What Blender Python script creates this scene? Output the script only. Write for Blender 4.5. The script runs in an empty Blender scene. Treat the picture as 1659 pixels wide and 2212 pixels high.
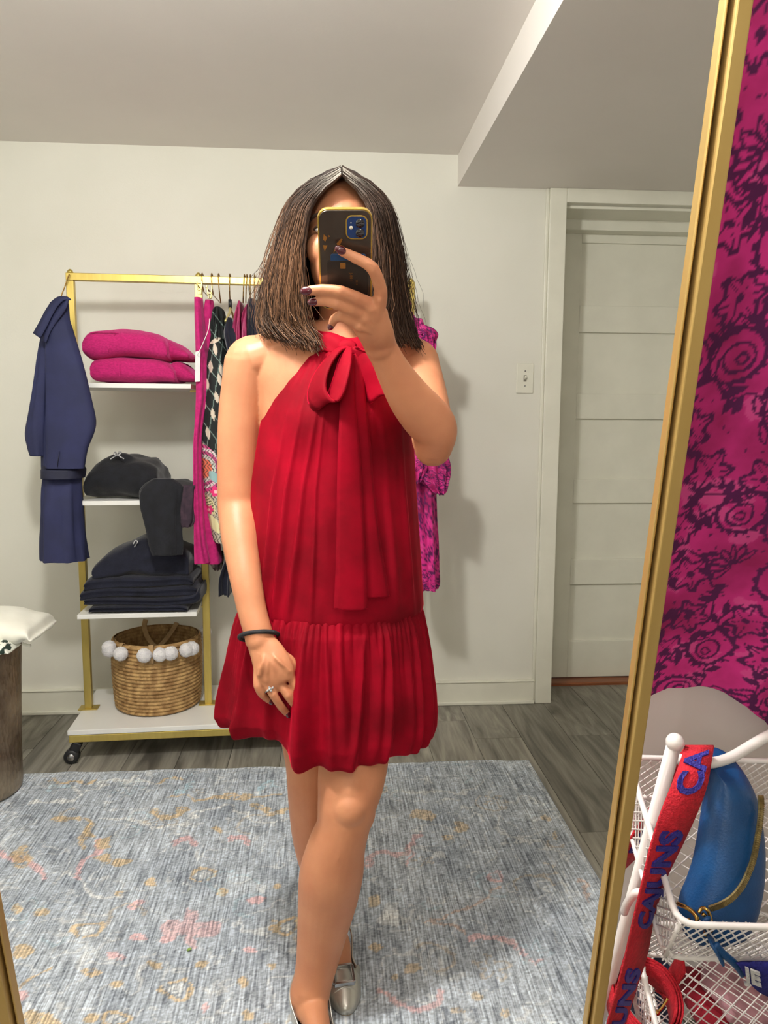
import bpy, bmesh, math, random
import numpy as np
from mathutils import Vector, Matrix

# ------------------------------------------------------------------ camera
# A woman photographs herself in a leaning full-length mirror.  The mirror shows the room
# behind its gilt frame; that room is built there, upright, where the mirror shows it.  What
# stands beside the mirror (dress, wall, basket stand) keeps the mirror's lean against it.
W, H, FPX = 1659, 2212, 1655.0
PITCH, YAW, ROLL = map(math.radians, (7.0, 4.3, 0.28))
CAM = np.array([0.0, 0.0, 1.22])
_f = np.array([math.sin(YAW)*math.cos(PITCH), math.cos(YAW)*math.cos(PITCH), -math.sin(PITCH)])
_r0 = np.array([math.cos(YAW), -math.sin(YAW), 0.0]); _u0 = np.cross(_r0, _f)
_rt = _r0*math.cos(ROLL) + _u0*math.sin(ROLL); _up = _u0*math.cos(ROLL) - _r0*math.sin(ROLL)
scene = bpy.context.scene
col = scene.collection
cd = bpy.data.cameras.new('camera'); cam = bpy.data.objects.new('camera', cd); col.objects.link(cam)
cd.sensor_fit = 'VERTICAL'; cd.sensor_height = 24.0; cd.lens = FPX/H*24.0; cd.clip_start = 0.02
cam.matrix_world = Matrix(((_rt[0], _up[0], -_f[0], CAM[0]), (_rt[1], _up[1], -_f[1], CAM[1]),
                           (_rt[2], _up[2], -_f[2], CAM[2]), (0, 0, 0, 1)))
scene.camera = cam
# ------------------------------------------------------------------ world, exposure
wd = bpy.data.worlds.new('world'); scene.world = wd; wd.use_nodes = True
wd.node_tree.nodes['Background'].inputs[0].default_value = (0.95, 0.97, 1.0, 1)
wd.node_tree.nodes['Background'].inputs[1].default_value = 0.25
vs = scene.view_settings
vs.view_transform = 'Standard'; vs.look = 'None'; vs.gamma = 1.0; vs.use_curve_mapping = False
vs.exposure = 0.32
# ceiling lamps of the room: (x, y, watts, warm)
LAMPS = [(-0.38, 1.05, 60.0), (0.15, 0.15, 8.0)]
FLOOR_LAMPS = [(-1.50, 0.70, 1.72, 30.0, 'white globe floor lamp standing left of the mirror'), (-0.32, -0.38, 1.36, 31.0, 'white globe floor lamp added behind the camera as fill light')]  # out of view: left one follows the side light, rear one added as fill

# ------------------------------------------------------------------ pixels to places
def ray(x, y):
    d = _f + _rt*(x - W/2)/FPX - _up*(y - H/2)/FPX
    return d/np.linalg.norm(d)
def atY(x, y, Y):
    d = ray(x, y); return CAM + d*(Y - CAM[1])/d[1]
def atZ(x, y, z):
    d = ray(x, y); return CAM + d*(z - CAM[2])/d[2]
MN = ray(778, 485); MD = 0.585                      # mirror normal and distance from the lens
def refl(v):
    v = np.asarray(v, float); return v - 2*(v @ MN)*MN
def mir(x, y, off=0.0):
    d = ray(x, y); return CAM + d*(MD + off)/(d @ MN)
RR, RF, RU = refl((1, 0, 0)), -refl((0, 1, 0)), refl((0, 0, 1))
RH = 1.495                                          # lens height above the floor before the mirror
RM = Matrix(((RR[0], RF[0], RU[0], 0), (RR[1], RF[1], RU[1], 0), (RR[2], RF[2], RU[2], 0), (0, 0, 0, 1)))
_ro = CAM - RU*RH
RM = Matrix.Translation(Vector(_ro)) @ RM
def rat(x, y, f):                                   # point beside the mirror, f metres ahead
    d = ray(x, y); l = np.array([d @ RR, d @ RF, d @ RU]); l = l*f/l[1]; l[2] += RH; return l

# ------------------------------------------------------------------ helpers
def S(r, g, b):
    f = lambda c: ((c/255 + 0.055)/1.055)**2.4 if c > 10 else c/255/12.92
    return (f(r), f(g), f(b), 1.0)
MATS = {}
def nt(name):
    m = bpy.data.materials.new(name); m.use_nodes = True
    t = m.node_tree; b = t.nodes['Principled BSDF']; MATS[name] = m
    return m, t, b
def N(t, kind, **kw):
    n = t.nodes.new(kind)
    for k, v in kw.items():
        if k in n.inputs.keys(): n.inputs[k].default_value = v
        else: setattr(n, k, v)
    return n
def L(t, a, b): t.links.new(a, b)
def mat(name, c, rough=0.6, metal=0.0, c2=None, scale=20.0, bump=0.0, bscale=None, sheen=0.0, sheenc=None,
        spec=0.5, stretch=None, detail=4.0, coat=0.0, sub=0.0, contrast=(0.35, 0.65)):
    m, t, b = nt(name)
    b.inputs['Base Color'].default_value = c; b.inputs['Roughness'].default_value = rough
    b.inputs['Metallic'].default_value = metal; b.inputs['Specular IOR Level'].default_value = spec
    if sheen:
        b.inputs['Sheen Weight'].default_value = sheen; b.inputs['Sheen Roughness'].default_value = 0.4
        if sheenc: b.inputs['Sheen Tint'].default_value = sheenc
    if coat: b.inputs['Coat Weight'].default_value = coat
    if sub:
        b.inputs['Subsurface Weight'].default_value = sub; b.inputs['Subsurface Radius'].default_value = (0.010, 0.004, 0.002)
        b.inputs['Subsurface Scale'].default_value = 0.6
    tc = N(t, 'ShaderNodeTexCoord'); vec = tc.outputs['Object']
    if stretch:
        mp = N(t, 'ShaderNodeMapping'); mp.inputs['Scale'].default_value = stretch; L(t, vec, mp.inputs[0]); vec = mp.outputs[0]
    if c2:
        n = N(t, 'ShaderNodeTexNoise', Scale=scale, Detail=detail); L(t, vec, n.inputs['Vector'])
        r = N(t, 'ShaderNodeMapRange'); r.inputs[1].default_value = contrast[0]; r.inputs[2].default_value = contrast[1]
        L(t, n.outputs[0], r.inputs[0])
        mx = N(t, 'ShaderNodeMix', data_type='RGBA'); mx.inputs[6].default_value = c; mx.inputs[7].default_value = c2
        L(t, r.outputs[0], mx.inputs[0]); L(t, mx.outputs[2], b.inputs['Base Color'])
    if bump:
        n2 = N(t, 'ShaderNodeTexNoise', Scale=bscale or scale*4, Detail=3.0); L(t, vec, n2.inputs['Vector'])
        bp = N(t, 'ShaderNodeBump', Strength=bump, Distance=0.004); L(t, n2.outputs[0], bp.inputs['Height']); L(t, bp.outputs[0], b.inputs['Normal'])
    return m
def matcol(name, rough=0.8, bump=0.0, bscale=300.0, sheen=0.0, stretch=None):   # colour from the mesh's printed pattern
    m, t, b = nt(name); a = N(t, 'ShaderNodeVertexColor', layer_name='print'); L(t, a.outputs[0], b.inputs['Base Color'])
    b.inputs['Roughness'].default_value = rough; b.inputs['Sheen Weight'].default_value = sheen
    if bump:
        tc = N(t, 'ShaderNodeTexCoord'); n2 = N(t, 'ShaderNodeTexNoise', Scale=bscale, Detail=2.0); vec = tc.outputs['Object']
        if stretch:
            mp = N(t, 'ShaderNodeMapping'); mp.inputs['Scale'].default_value = stretch; L(t, vec, mp.inputs[0]); vec = mp.outputs[0]
        L(t, vec, n2.inputs['Vector'])
        bp = N(t, 'ShaderNodeBump', Strength=bump, Distance=0.003); L(t, n2.outputs[0], bp.inputs['Height']); L(t, bp.outputs[0], b.inputs['Normal'])
    return m

def mk(name, V, F, m=None, parent=None, smooth=True, bevel=0.0, sub=0, solid=0.0, colors=None):
    me = bpy.data.meshes.new(name)
    me.from_pydata([tuple(map(float, v)) for v in V], [], [tuple(map(int, f)) for f in F]); me.update()
    if m is not None: me.materials.append(m)
    if smooth: me.shade_smooth()
    if colors is not None:
        a = me.color_attributes.new('print', 'FLOAT_COLOR', 'POINT')
        c = np.ones((len(V), 4), np.float32); c[:, :3] = colors; a.data.foreach_set('color', c.ravel())
    o = bpy.data.objects.new(name, me); col.objects.link(o)
    if parent is not None: o.parent = parent
    if solid:
        s = o.modifiers.new('solid', 'SOLIDIFY'); s.thickness = solid; s.offset = 0
    if bevel:
        s = o.modifiers.new('bevel', 'BEVEL'); s.width = bevel; s.segments = 2; s.limit_method = 'ANGLE'
    if sub:
        s = o.modifiers.new('sub', 'SUBSURF'); s.levels = sub; s.render_levels = sub
    return o
def tag(o, label, cat, group=None, kind=None):
    o['label'] = label; o['category'] = cat
    if group: o['group'] = group
    if kind: o['kind'] = kind
    return o
def thing(name, label, cat, loc=(0, 0, 0), group=None, rotz=0.0, mw=None):
    o = bpy.data.objects.new(name, None); col.objects.link(o); o.empty_display_size = 0.05
    if mw is not None: o.matrix_world = mw
    else: o.location = tuple(map(float, loc)); o.rotation_euler = (0, 0, rotz)
    return tag(o, label, cat, group)
def struct(o): o['kind'] = 'structure'; return o
class MB:
    """collects shapes, then builds one mesh"""
    def __init__(s): s.V = []; s.F = []; s.n = 0
    def add(s, V, F):
        V = np.asarray(V, float).reshape(-1, 3); s.V.append(V); s.F += [tuple(i + s.n for i in f) for f in F]; s.n += len(V); return s
    def box(s, x0, x1, y0, y1, z0, z1):
        V = [(x, y, z) for z in (z0, z1) for y in (y0, y1) for x in (x0, x1)]
        return s.add(V, [(0, 2, 3, 1), (4, 5, 7, 6), (0, 1, 5, 4), (2, 6, 7, 3), (0, 4, 6, 2), (1, 3, 7, 5)])
    def bar(s, a, b, w, h, up=(0, 0, 1)):
        a, b = np.array(a, float), np.array(b, float); t = b - a; t /= np.linalg.norm(t)
        x = np.cross(t, up); x /= np.linalg.norm(x); y = np.cross(x, t)
        V = [p + x*i*w/2 + y*j*h/2 for p in (a, b) for j in (-1, 1) for i in (-1, 1)]
        return s.add(V, [(0, 2, 3, 1), (4, 5, 7, 6), (0, 1, 5, 4), (2, 6, 7, 3), (0, 4, 6, 2), (1, 3, 7, 5)])
    def tube(s, P, r, n=10, cap=True, ref=(0, 0, 1), closed=False):
        V, F = tube(P, r, n, cap, ref, closed); return s.add(V, F)
    def ball(s, c, r, n=12, m=8):
        V, F = ball(c, r, n, m); return s.add(V, F)
    def build(s, name, m=None, parent=None, **kw):
        return mk(name, np.concatenate(s.V), s.F, m, parent, **kw)
def gridF(nu, nv, wu=False, wv=False, flip=False):
    F = []
    for i in range(nu if wu else nu - 1):
        for j in range(nv if wv else nv - 1):
            a, b, c, d = i*nv + j, ((i+1) % nu)*nv + j, ((i+1) % nu)*nv + (j+1) % nv, i*nv + (j+1) % nv
            F.append((a, d, c, b) if flip else (a, b, c, d))
    return F
def tube(P, r, n=10, cap=True, ref=(0, 0, 1), closed=False):
    """sweep: r is a number, a list of numbers or a list of (a, b) half axes, a along ref x tangent, b towards ref"""
    P = np.asarray(P, float); k = len(P)
    R = [(q, q) if np.isscalar(q) else tuple(q) for q in ([r]*k if np.isscalar(r) else list(r))]
    V = []; prev = None
    for i in range(k):
        if closed: t = P[(i+1) % k] - P[i-1]
        else: t = P[min(i+1, k-1)] - P[max(i-1, 0)]
        t = t/(np.linalg.norm(t) + 1e-12)
        if prev is None:
            y = np.array(ref, float); y = y - t*(y @ t)
            if np.linalg.norm(y) < 1e-3: y = np.array((1.0, 0.2, 0)) - t*t[0]
        else: y = prev - t*(prev @ t)
        y /= np.linalg.norm(y); prev = y; x = np.cross(t, y)
        for j in range(n):
            a = 2*math.pi*j/n; V.append(P[i] + x*math.cos(a)*R[i][0] + y*math.sin(a)*R[i][1])
    F = gridF(k, n, wu=closed, wv=True)
    if cap and not closed: F += [tuple(range(n)), tuple(range(k*n - 1, k*n - n - 1, -1))]
    return np.array(V), F
def ball(c, r, n=12, m=8):
    r = (r, r, r) if np.isscalar(r) else r; V = []; F = []
    for i in range(1, m):
        p = math.pi*i/m
        for j in range(n):
            a = 2*math.pi*j/n; V.append((c[0] + r[0]*math.sin(p)*math.cos(a), c[1] + r[1]*math.sin(p)*math.sin(a), c[2] + r[2]*math.cos(p)))
    F = gridF(m - 1, n, wv=True)
    V += [(c[0], c[1], c[2] + r[2]), (c[0], c[1], c[2] - r[2])]; t = len(V) - 2
    for j in range(n): F += [(t, j, (j+1) % n), (t+1, (m-2)*n + (j+1) % n, (m-2)*n + j)]
    return np.array(V), F
def smoothpath(P, k=8):
    """Catmull-Rom through the points"""
    P = [np.asarray(p, float) for p in P]; Q = [2*P[0]-P[1]] + P + [2*P[-1]-P[-2]]; out = []
    for i in range(1, len(Q) - 2):
        for j in range(k):
            t = j/k; a, b, c, d = Q[i-1:i+3]
            out.append(0.5*((2*b) + (c-a)*t + (2*a-5*b+4*c-d)*t*t + (3*b-a-3*c+d)*t**3))
    out.append(P[-1]); return np.array(out)
def interp(t, T, X): return np.array([np.interp(t, T, np.asarray(X)[:, i]) for i in range(np.asarray(X).shape[1])]).T
def copy_tree(o, parent=None):
    c = o.copy(); col.objects.link(c); c.parent = parent
    for ch in list(o.children): copy_tree(ch, c)
    return c
_rng = np.random.default_rng(7)
_NT = _rng.random((64, 64, 64)).astype(np.float32)
def vnoise(x, y, z=0.0, o=1):
    """value noise 0..1"""
    x, y, z = np.broadcast_arrays(np.asarray(x, float), np.asarray(y, float), np.asarray(z, float)); tot = 0; amp = 1.0; s = 0
    for k in range(o):
        f = 2.0**k; X, Y, Z = x*f, y*f, z*f; xi, yi, zi = np.floor(X).astype(int), np.floor(Y).astype(int), np.floor(Z).astype(int)
        u, v, w = X - xi, Y - yi, Z - zi; u, v, w = u*u*(3-2*u), v*v*(3-2*v), w*w*(3-2*w)
        g = lambda a, b, c: _NT[(xi+a) & 63, (yi+b) & 63, (zi+c) & 63]
        r = ((g(0,0,0)*(1-u)+g(1,0,0)*u)*(1-v)+(g(0,1,0)*(1-u)+g(1,1,0)*u)*v)*(1-w)+((g(0,0,1)*(1-u)+g(1,0,1)*u)*(1-v)+(g(0,1,1)*(1-u)+g(1,1,1)*u)*v)*w
        tot = tot + r*amp; s += amp; amp *= 0.5
    return tot/s
def loft(rings, closed_v=True, caps=False):
    """rings: list of (n,3) arrays"""
    n = len(rings[0]); V = np.concatenate(rings); F = gridF(len(rings), n, wv=closed_v)
    if caps: F += [tuple(range(n)), tuple(range(len(V) - 1, len(V) - n - 1, -1))]
    return V, F
# ================================================================== the room
M_wall = mat('wall_paint', S(226, 225, 214), 0.55, c2=S(222, 221, 209), scale=3.0, bump=0.06, bscale=160, spec=0.3)
M_ceil = mat('ceiling_paint', S(232, 227, 221), 0.55, c2=S(228, 223, 217), scale=2.0, bump=0.05, bscale=140, spec=0.3)
M_trim = mat('trim_paint', S(228, 227, 212), 0.38, c2=S(222, 221, 206), scale=8.0, bump=0.05, bscale=60, spec=0.4)
M_gold = mat('brushed_gold', S(206, 184, 104), 0.36, 0.75, c2=S(196, 173, 94), scale=60, stretch=(1, 1, 0.15))
M_white = mat('white_laminate', S(236, 236, 232), 0.35, c2=S(231, 231, 227), scale=6)
M_black = mat('black_plastic', S(24, 25, 28), 0.45, c2=S(32, 33, 36), scale=40)
M_steel = mat('steel', S(190, 190, 192), 0.25, 1.0, c2=S(170, 170, 172), scale=50)
WX0, WX1, WY0, YB, ZC, ZS, XS = -2.0, 2.3, -1.4, 3.145, 2.252, 2.133, 0.523

def floor_wood():
    m, t, b = nt('grey_oak_plank')
    tc = N(t, 'ShaderNodeTexCoord'); oi = N(t, 'ShaderNodeObjectInfo')
    ad = N(t, 'ShaderNodeVectorMath', operation='ADD'); sc = N(t, 'ShaderNodeVectorMath', operation='SCALE'); sc.inputs[3].default_value = 37.0
    cb = N(t, 'ShaderNodeCombineXYZ'); L(t, oi.outputs['Random'], cb.inputs[0]); L(t, oi.outputs['Random'], cb.inputs[1]); L(t, cb.outputs[0], sc.inputs[0])
    L(t, tc.outputs['Object'], ad.inputs[0]); L(t, sc.outputs[0], ad.inputs[1])
    mp = N(t, 'ShaderNodeMapping'); mp.inputs['Scale'].default_value = (16, 1.5, 1); L(t, ad.outputs[0], mp.inputs[0])
    n1 = N(t, 'ShaderNodeTexNoise', Scale=1.0, Detail=6.0, Distortion=1.6); L(t, mp.outputs[0], n1.inputs['Vector'])
    mp2 = N(t, 'ShaderNodeMapping'); mp2.inputs['Scale'].default_value = (110, 5, 1); L(t, ad.outputs[0], mp2.inputs[0])
    n2 = N(t, 'ShaderNodeTexNoise', Scale=1.0, Detail=3.0); L(t, mp2.outputs[0], n2.inputs['Vector'])
    r = N(t, 'ShaderNodeValToRGB'); e = r.color_ramp.elements
    e[0].position = 0.30; e[0].color = S(96, 92, 84); e[1].position = 0.72; e[1].color = S(170, 165, 152)
    q = e.new(0.5); q.color = S(140, 136, 126)
    L(t, n1.outputs[0], r.inputs[0])
    mx = N(t, 'ShaderNodeMix', data_type='RGBA', blend_type='MULTIPLY'); mx.inputs[0].default_value = 0.55
    r2 = N(t, 'ShaderNodeValToRGB'); r2.color_ramp.elements[0].position = 0.3; r2.color_ramp.elements[0].color = (0.6, 0.6, 0.58, 1); r2.color_ramp.elements[1].position = 0.6
    L(t, n2.outputs[0], r2.inputs[0]); L(t, r.outputs[0], mx.inputs[6]); L(t, r2.outputs[0], mx.inputs[7])
    hs = N(t, 'ShaderNodeHueSaturation'); rg = N(t, 'ShaderNodeMapRange'); rg.inputs[3].default_value = 0.78; rg.inputs[4].default_value = 1.12
    L(t, oi.outputs['Random'], rg.inputs[0]); L(t, rg.outputs[0], hs.inputs['Value']); L(t, mx.outputs[2], hs.inputs['Color'])
    L(t, hs.outputs[0], b.inputs['Base Color']); b.inputs['Roughness'].default_value = 0.42
    bp = N(t, 'ShaderNodeBump', Strength=0.12, Distance=0.002); L(t, n2.outputs[0], bp.inputs['Height']); L(t, bp.outputs[0], b.inputs['Normal'])
    return m
M_plank = floor_wood()
M_gap = mat('floor_joint', S(60, 58, 54), 0.9, c2=S(50, 48, 45))
fl = struct(MB().box(WX0, WX1, WY0, YB + 0.29, -0.05, -0.004).build('floor', M_gap, smooth=False))
PW, PL = 0.183, 1.22
pm = MB().box(-PW/2 + 0.0007, PW/2 - 0.0007, -PL/2 + 0.0007, PL/2 - 0.0007, -0.010, 0.0)
first = None; rnd = random.Random(3); x = WX0 + PW/2
while x < WX1:
    y = WY0 + PL/2 - rnd.random()*PL*0.9
    while y - PL/2 < YB + 0.28:
        y0, y1 = max(y - PL/2, WY0), min(y + PL/2, YB + 0.28)
        if y1 - y0 > 0.02:
            if first is None: first = o = pm.build('plank', M_plank, fl, smooth=False, bevel=0.0006)
            else: o = first.copy(); col.objects.link(o)
            o.location = (x, (y0+y1)/2, 0); o.scale = (1, (y1-y0)/PL, 1)
        y += PL
    x += PW
# ceiling, soffit, walls
struct(MB().box(WX0, XS, WY0, YB, ZC, ZC + 0.08).build('ceiling', M_ceil, smooth=False))
sf = struct(MB().box(XS, WX1, WY0, YB, ZS, ZC + 0.08).build('trim_1', M_ceil, smooth=False)); sf['label'] = 'boxed soffit dropped below the ceiling'
DX0, DX1, DZ = 0.962, 1.77, 2.078
wb = MB().box(WX0, DX0, YB, YB + 0.3, 0, ZC + 0.05).box(DX0, DX1, YB, YB + 0.3, DZ, ZC + 0.05).box(DX1, WX1, YB, YB + 0.3, 0, ZC + 0.05)
struct(wb.build('wall_back', M_wall, smooth=False))
struct(MB().box(WX0 - 0.1, WX0, WY0, YB + 0.3, 0, ZC + 0.05).build('wall_left', M_wall, smooth=False))
struct(MB().box(WX1, WX1 + 0.1, WY0, YB + 0.3, 0, ZC + 0.05).build('wall_right', M_wall, smooth=False))
struct(MB().box(WX0 - 0.1, WX1 + 0.1, WY0 - 0.1, WY0, 0, ZC + 0.05).build('wall_front', M_wall, smooth=False))
# skirting board
bb = struct(MB().box(WX0, 0.888, YB - 0.016, YB, 0, 0.096).build('baseboard_back', M_trim, smooth=False, bevel=0.003))
MB().box(WX0, 0.888, YB - 0.021, YB, 0.096, 0.104).build('cap_moulding', M_trim, bb, smooth=False, bevel=0.003)
MB().box(WX0, 0.889, YB - 0.028, YB - 0.016, 0, 0.016).build('shoe_moulding', M_trim, bb, smooth=False, bevel=0.004)
# door, its casing and its jamb
dc = struct(MB().box(0.893, DX0, YB - 0.022, YB, 0, ZS).build('trim_2', M_trim, smooth=False, bevel=0.003)); dc['label'] = 'white painted door casing'
MB().box(0.880, 0.893, YB - 0.012, YB, 0.0, ZS).build('backband', M_trim, dc, smooth=False, bevel=0.003)
MB().box(DX0, DX1, YB - 0.022, YB, DZ, ZS).build('head_casing', M_trim, dc, smooth=False, bevel=0.003)
MB().box(DX1, DX1 + 0.07, YB - 0.022, YB, 0, ZS).build('side_casing', M_trim, dc, smooth=False, bevel=0.003)
MB().box(DX0, DX1, YB + 0.02, YB + 0.20, 2.066, DZ).build('head_jamb', M_trim, dc, smooth=False, bevel=0.002)
MB().box(DX0, DX1, YB + 0.18, YB + 0.25, 2.022, 2.074).build('door_stop', M_trim, dc, smooth=False, bevel=0.002)
dr = struct(MB().box(DX0, DX1, YB + 0.272, YB + 0.285, 0.018, 2.037).build('door_1', M_trim, smooth=False)); dr['label'] = 'white five panel door set back in the wall'
yd0, yd1 = YB + 0.250, YB + 0.273
zp = [(1.985, 1.718), (1.601, 1.333), (1.22, 0.948), (0.838, 0.579), (0.461, 0.193)]
zs = [2.037] + [z for p in zp for z in p] + [0.018]
for i in range(0, 12, 2): MB().box(1.118, 1.63, yd0, yd1, zs[i+1], zs[i]).build('rail', M_trim, dr, smooth=False, bevel=0.0025)
for a, b in ((DX0, 1.118), (1.63, DX1)): MB().box(a, b, yd0, yd1, 0.018, 2.037).build('stile', M_trim, dr, smooth=False, bevel=0.0025)
for a, b in zp: MB().box(1.118, 1.63, yd0 + 0.014, yd1, b, a).build('panel', M_trim, dr, smooth=False)
M_thresh = mat('varnished_threshold', S(150, 88, 50), 0.35, c2=S(122, 68, 38), scale=5, stretch=(2, 20, 20))
th = struct(MB().box(DX0, DX1, YB + 0.185, YB + 0.285, -0.004, 0.014).build('trim_3', M_thresh, smooth=False, bevel=0.004)); th['label'] = 'varnished brown wooden door threshold'
# light switch
p = np.array([0.8145, YB, 1.384])
sw = thing('light_switch', 'white toggle light switch plate on the wall beside the door', 'light switch', p)
MB().box(-0.036, 0.036, -0.006, 0, -0.061, 0.061).build('plate', M_trim, sw, smooth=False, bevel=0.004)
MB().box(-0.006, 0.006, -0.0068, -0.005, -0.013, 0.013).build('slot', mat('switch_slot', S(120, 116, 104), 0.6, c2=S(90, 86, 78), scale=90), sw, smooth=False)
MB().bar((0, -0.004, -0.002), (0, -0.018, 0.006), 0.008, 0.010).build('toggle', M_trim, sw, smooth=False, bevel=0.002)
for s in (-1, 1): MB().tube([(0, -0.005, s*0.030), (0, -0.0075, s*0.030)], 0.0032, 10).build('screw', M_steel, sw)
# ceiling lamps: opal glass discs with a gilt ring
M_opal, t_, b_ = nt('opal_glass'); b_.inputs['Base Color'].default_value = S(250, 246, 236); b_.inputs['Emission Color'].default_value = (1, 0.93, 0.82, 1); b_.inputs['Emission Strength'].default_value = 1.5
for k, (lx, ly, lw) in enumerate(LAMPS):
    if lw <= 0: continue
    lt = thing('ceiling_light', ['round opal ceiling lamp left of the mirror', 'round opal ceiling lamp above the camera', 'round opal ceiling lamp over the rug'][k], 'ceiling light', (lx, ly, ZC), 'opal ceiling lamps')
    MB().tube([(0, 0, -0.022), (0, 0, 0)], 0.135, 28).build('ring', M_gold, lt)
    V, F = ball((0, 0, -0.020), (0.12, 0.12, 0.035), 28, 12); mk('opal_shade', V, F, M_opal, lt)
    ld = bpy.data.lights.new('lamp', 'POINT'); ld.shadow_soft_size = 0.075; ld.energy = lw; ld.color = (1.0, 0.975, 0.93)
    lo = bpy.data.objects.new('bulb', ld); col.objects.link(lo); lo.parent = lt; lo.location = (0, 0, -0.135)

for fx, fy, fz_, fw_, flb in FLOOR_LAMPS:
    fl_ = thing('floor_lamp', flb, 'floor lamp', (fx, fy, 0))
    MB().tube([(0, 0, 0), (0, 0, 0.012), (0, 0, 0.02)], [0.13, 0.13, 0.02], 28).build('base', M_gold, fl_); MB().tube([(0, 0, 0.015), (0, 0, fz_ - 0.08)], 0.010, 14).build('pole', M_gold, fl_)
    V, F = ball((0, 0, fz_), 0.085, 28, 18); mk('globe', V, F, M_opal, fl_)
    ld = bpy.data.lights.new('lamp', 'POINT'); ld.shadow_soft_size = 0.10; ld.energy = fw_; ld.color = (1.0, 0.98, 0.94); lo = bpy.data.objects.new('bulb', ld); col.objects.link(lo); lo.parent = fl_; lo.location = (0, 0, fz_)
# ================================================================== lofts from outlines
def supel(n, e):
    a = np.linspace(0, 2*math.pi, n, endpoint=False); c, s = np.cos(a), np.sin(a)
    return np.sign(c)*np.abs(c)**e, np.sign(s)*np.abs(s)**e, a
def zof(x, y, Y): return atY(x, y, Y)
def heap(name, st, Y, depth, m, parent=None, e=0.55, noise=0.004, freq=14.0, layers=(), n=36, k=6, seed=0.0, zmin=None):
    """a lying soft thing: stations (x, y_top, y_bottom) of its front outline, depth metres back from Y"""
    st = np.array(st, float); t = np.linspace(0, len(st) - 1, (len(st) - 1)*k + 1); S3 = smoothpath(st, k)
    rings = []
    cu, su, a = supel(n, e)
    L0 = len(S3)
    for i, (x, yt, yb) in enumerate(S3):
        T, B = atY(x, yt, Y), atY(x, yb, Y); zt, zb = T[2], B[2]
        if zmin is not None: zb = max(zb, zmin); zt = max(zt, zb + 0.004)
        q = min(i, L0-1-i)/3.0; d = depth*(1 if q >= 1 else math.sqrt(max(0.12, q)))
        cy, cz, h = Y + depth/2, (zt+zb)/2, (zt-zb)/2
        yy = cy - cu*d/2; zz = cz + su*h; fr = np.clip((cu + 0.2)/1.0, 0, 1)
        for lz in layers:
            g = np.exp(-((su - lz)/0.10)**2)*np.clip(cu, 0, 1); yy = yy + g*0.012
        X = np.full(n, (T[0]+B[0])/2)
        dn = (vnoise(X*freq + seed, yy*freq, zz*freq*1.6 + seed, 2) - 0.5)*2*noise
        rings.append(np.stack([X + dn*0.6, yy - cu*dn, zz + su*dn*0.8], 1))
    V, F = loft(rings, caps=True); return mk(name, V, F, m, parent)
def hang(name, st, Y, depth, m, parent=None, e=0.75, folds=5, amp=0.004, n=40, k=6, seed=0.0, paint=None, lean=0.0, hem=0.0):
    """a hanging soft thing: stations (y, x_left, x_right) of its outline seen from the front, at depth Y"""
    st = np.array(st, float); S3 = smoothpath(st, k); rings = []; cols = []
    cu, su, a = supel(n, e); L0 = len(S3)
    for i, (y, xl, xr) in enumerate(S3):
        Yi = Y + lean*i/L0; A, B = atY(xl, y, Yi), atY(xr, y, Yi); f = i/(L0-1)
        w = (B[0]-A[0])/2; d = depth/2*(0.55 + 0.45*min(1, f*3))
        fo = 1 + (np.sin(a*folds + seed + 2*f) + 0.5*np.sin(a*(folds*2+1) + seed*2 - 3*f))*amp/max(w, 0.01)*min(1, f*2 + 0.2)
        X = (A[0]+B[0])/2 + cu*w*np.clip(fo, 0.5, 1.5); Z = np.full(n, (A[2]+B[2])/2) + (hem*np.sin(a*3+seed) if i == L0-1 else 0)
        YY = Yi + su*d*fo
        dn = (vnoise(X*22+seed, YY*22, Z*9, 2)-0.5)*amp*1.2
        rings.append(np.stack([X + dn, YY + dn, Z], 1))
    V, F = loft(rings, caps=True)
    return mk(name, V, F, m, parent, colors=None if paint is None else paint(V, Y))
def unpx(V, ref=None):
    d = V - CAM; z = d @ _f
    return W/2 + FPX*(d @ _rt)/z, H/2 - FPX*(d @ _up)/z

# ================================================================== clothes rack
rk_l = np.array([-0.900, 2.862, 0.0]); RKA = math.atan2(0.058, 1.217)
rack = thing('clothes_rack', 'gold metal clothes rack on casters with white shelves', 'clothes rack', rk_l, rotz=RKA)
RT = 1.722; TB = 0.0262
def rk(x, y, z): c, s = math.cos(RKA), math.sin(RKA); return np.array([rk_l[0] + c*x - s*y, rk_l[1] + s*x + c*y, z])
for x in (0.0, 0.443, 1.217):
    MB().box(x - TB/2, x + TB/2, -TB/2, TB/2, 0.126, RT - TB if x else RT - TB).build('post', M_gold, rack, smooth=False, bevel=0.002)
    MB().box(x - 0.035, x + 0.035, -0.024, 0.024, 0.125, 0.129).build('foot_plate', M_gold, rack, smooth=False, bevel=0.001)
    b = MB(); b.tube([(x, 0, RT), (x, 0, RT + 0.004), (x, 0, RT + 0.010), (x, 0, RT+0.014)], [0.011, 0.011, 0.008, 0.003], 12); b.build('cap_screw', M_gold, rack)
MB().box(-TB/2, 1.217 + TB/2, -TB/2, TB/2, RT - TB, RT).build('top_rail', M_gold, rack, smooth=False, bevel=0.002)
for z in (1.317, 0.914, 0.512):
    MB().box(0.016, 0.427, -0.165, 0.165, z, z + 0.016).build('shelf', M_white, rack, smooth=False, bevel=0.0015)
    MB().box(0.405, 0.443, -0.012, 0.012, z - 0.006, z).build('shelf_bracket', M_gold, rack, smooth=False)
MB().box(-0.022, 1.239, -0.212, 0.205, 0.107, 0.125).build('base_board', M_white, rack, smooth=False, bevel=0.002)
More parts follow.
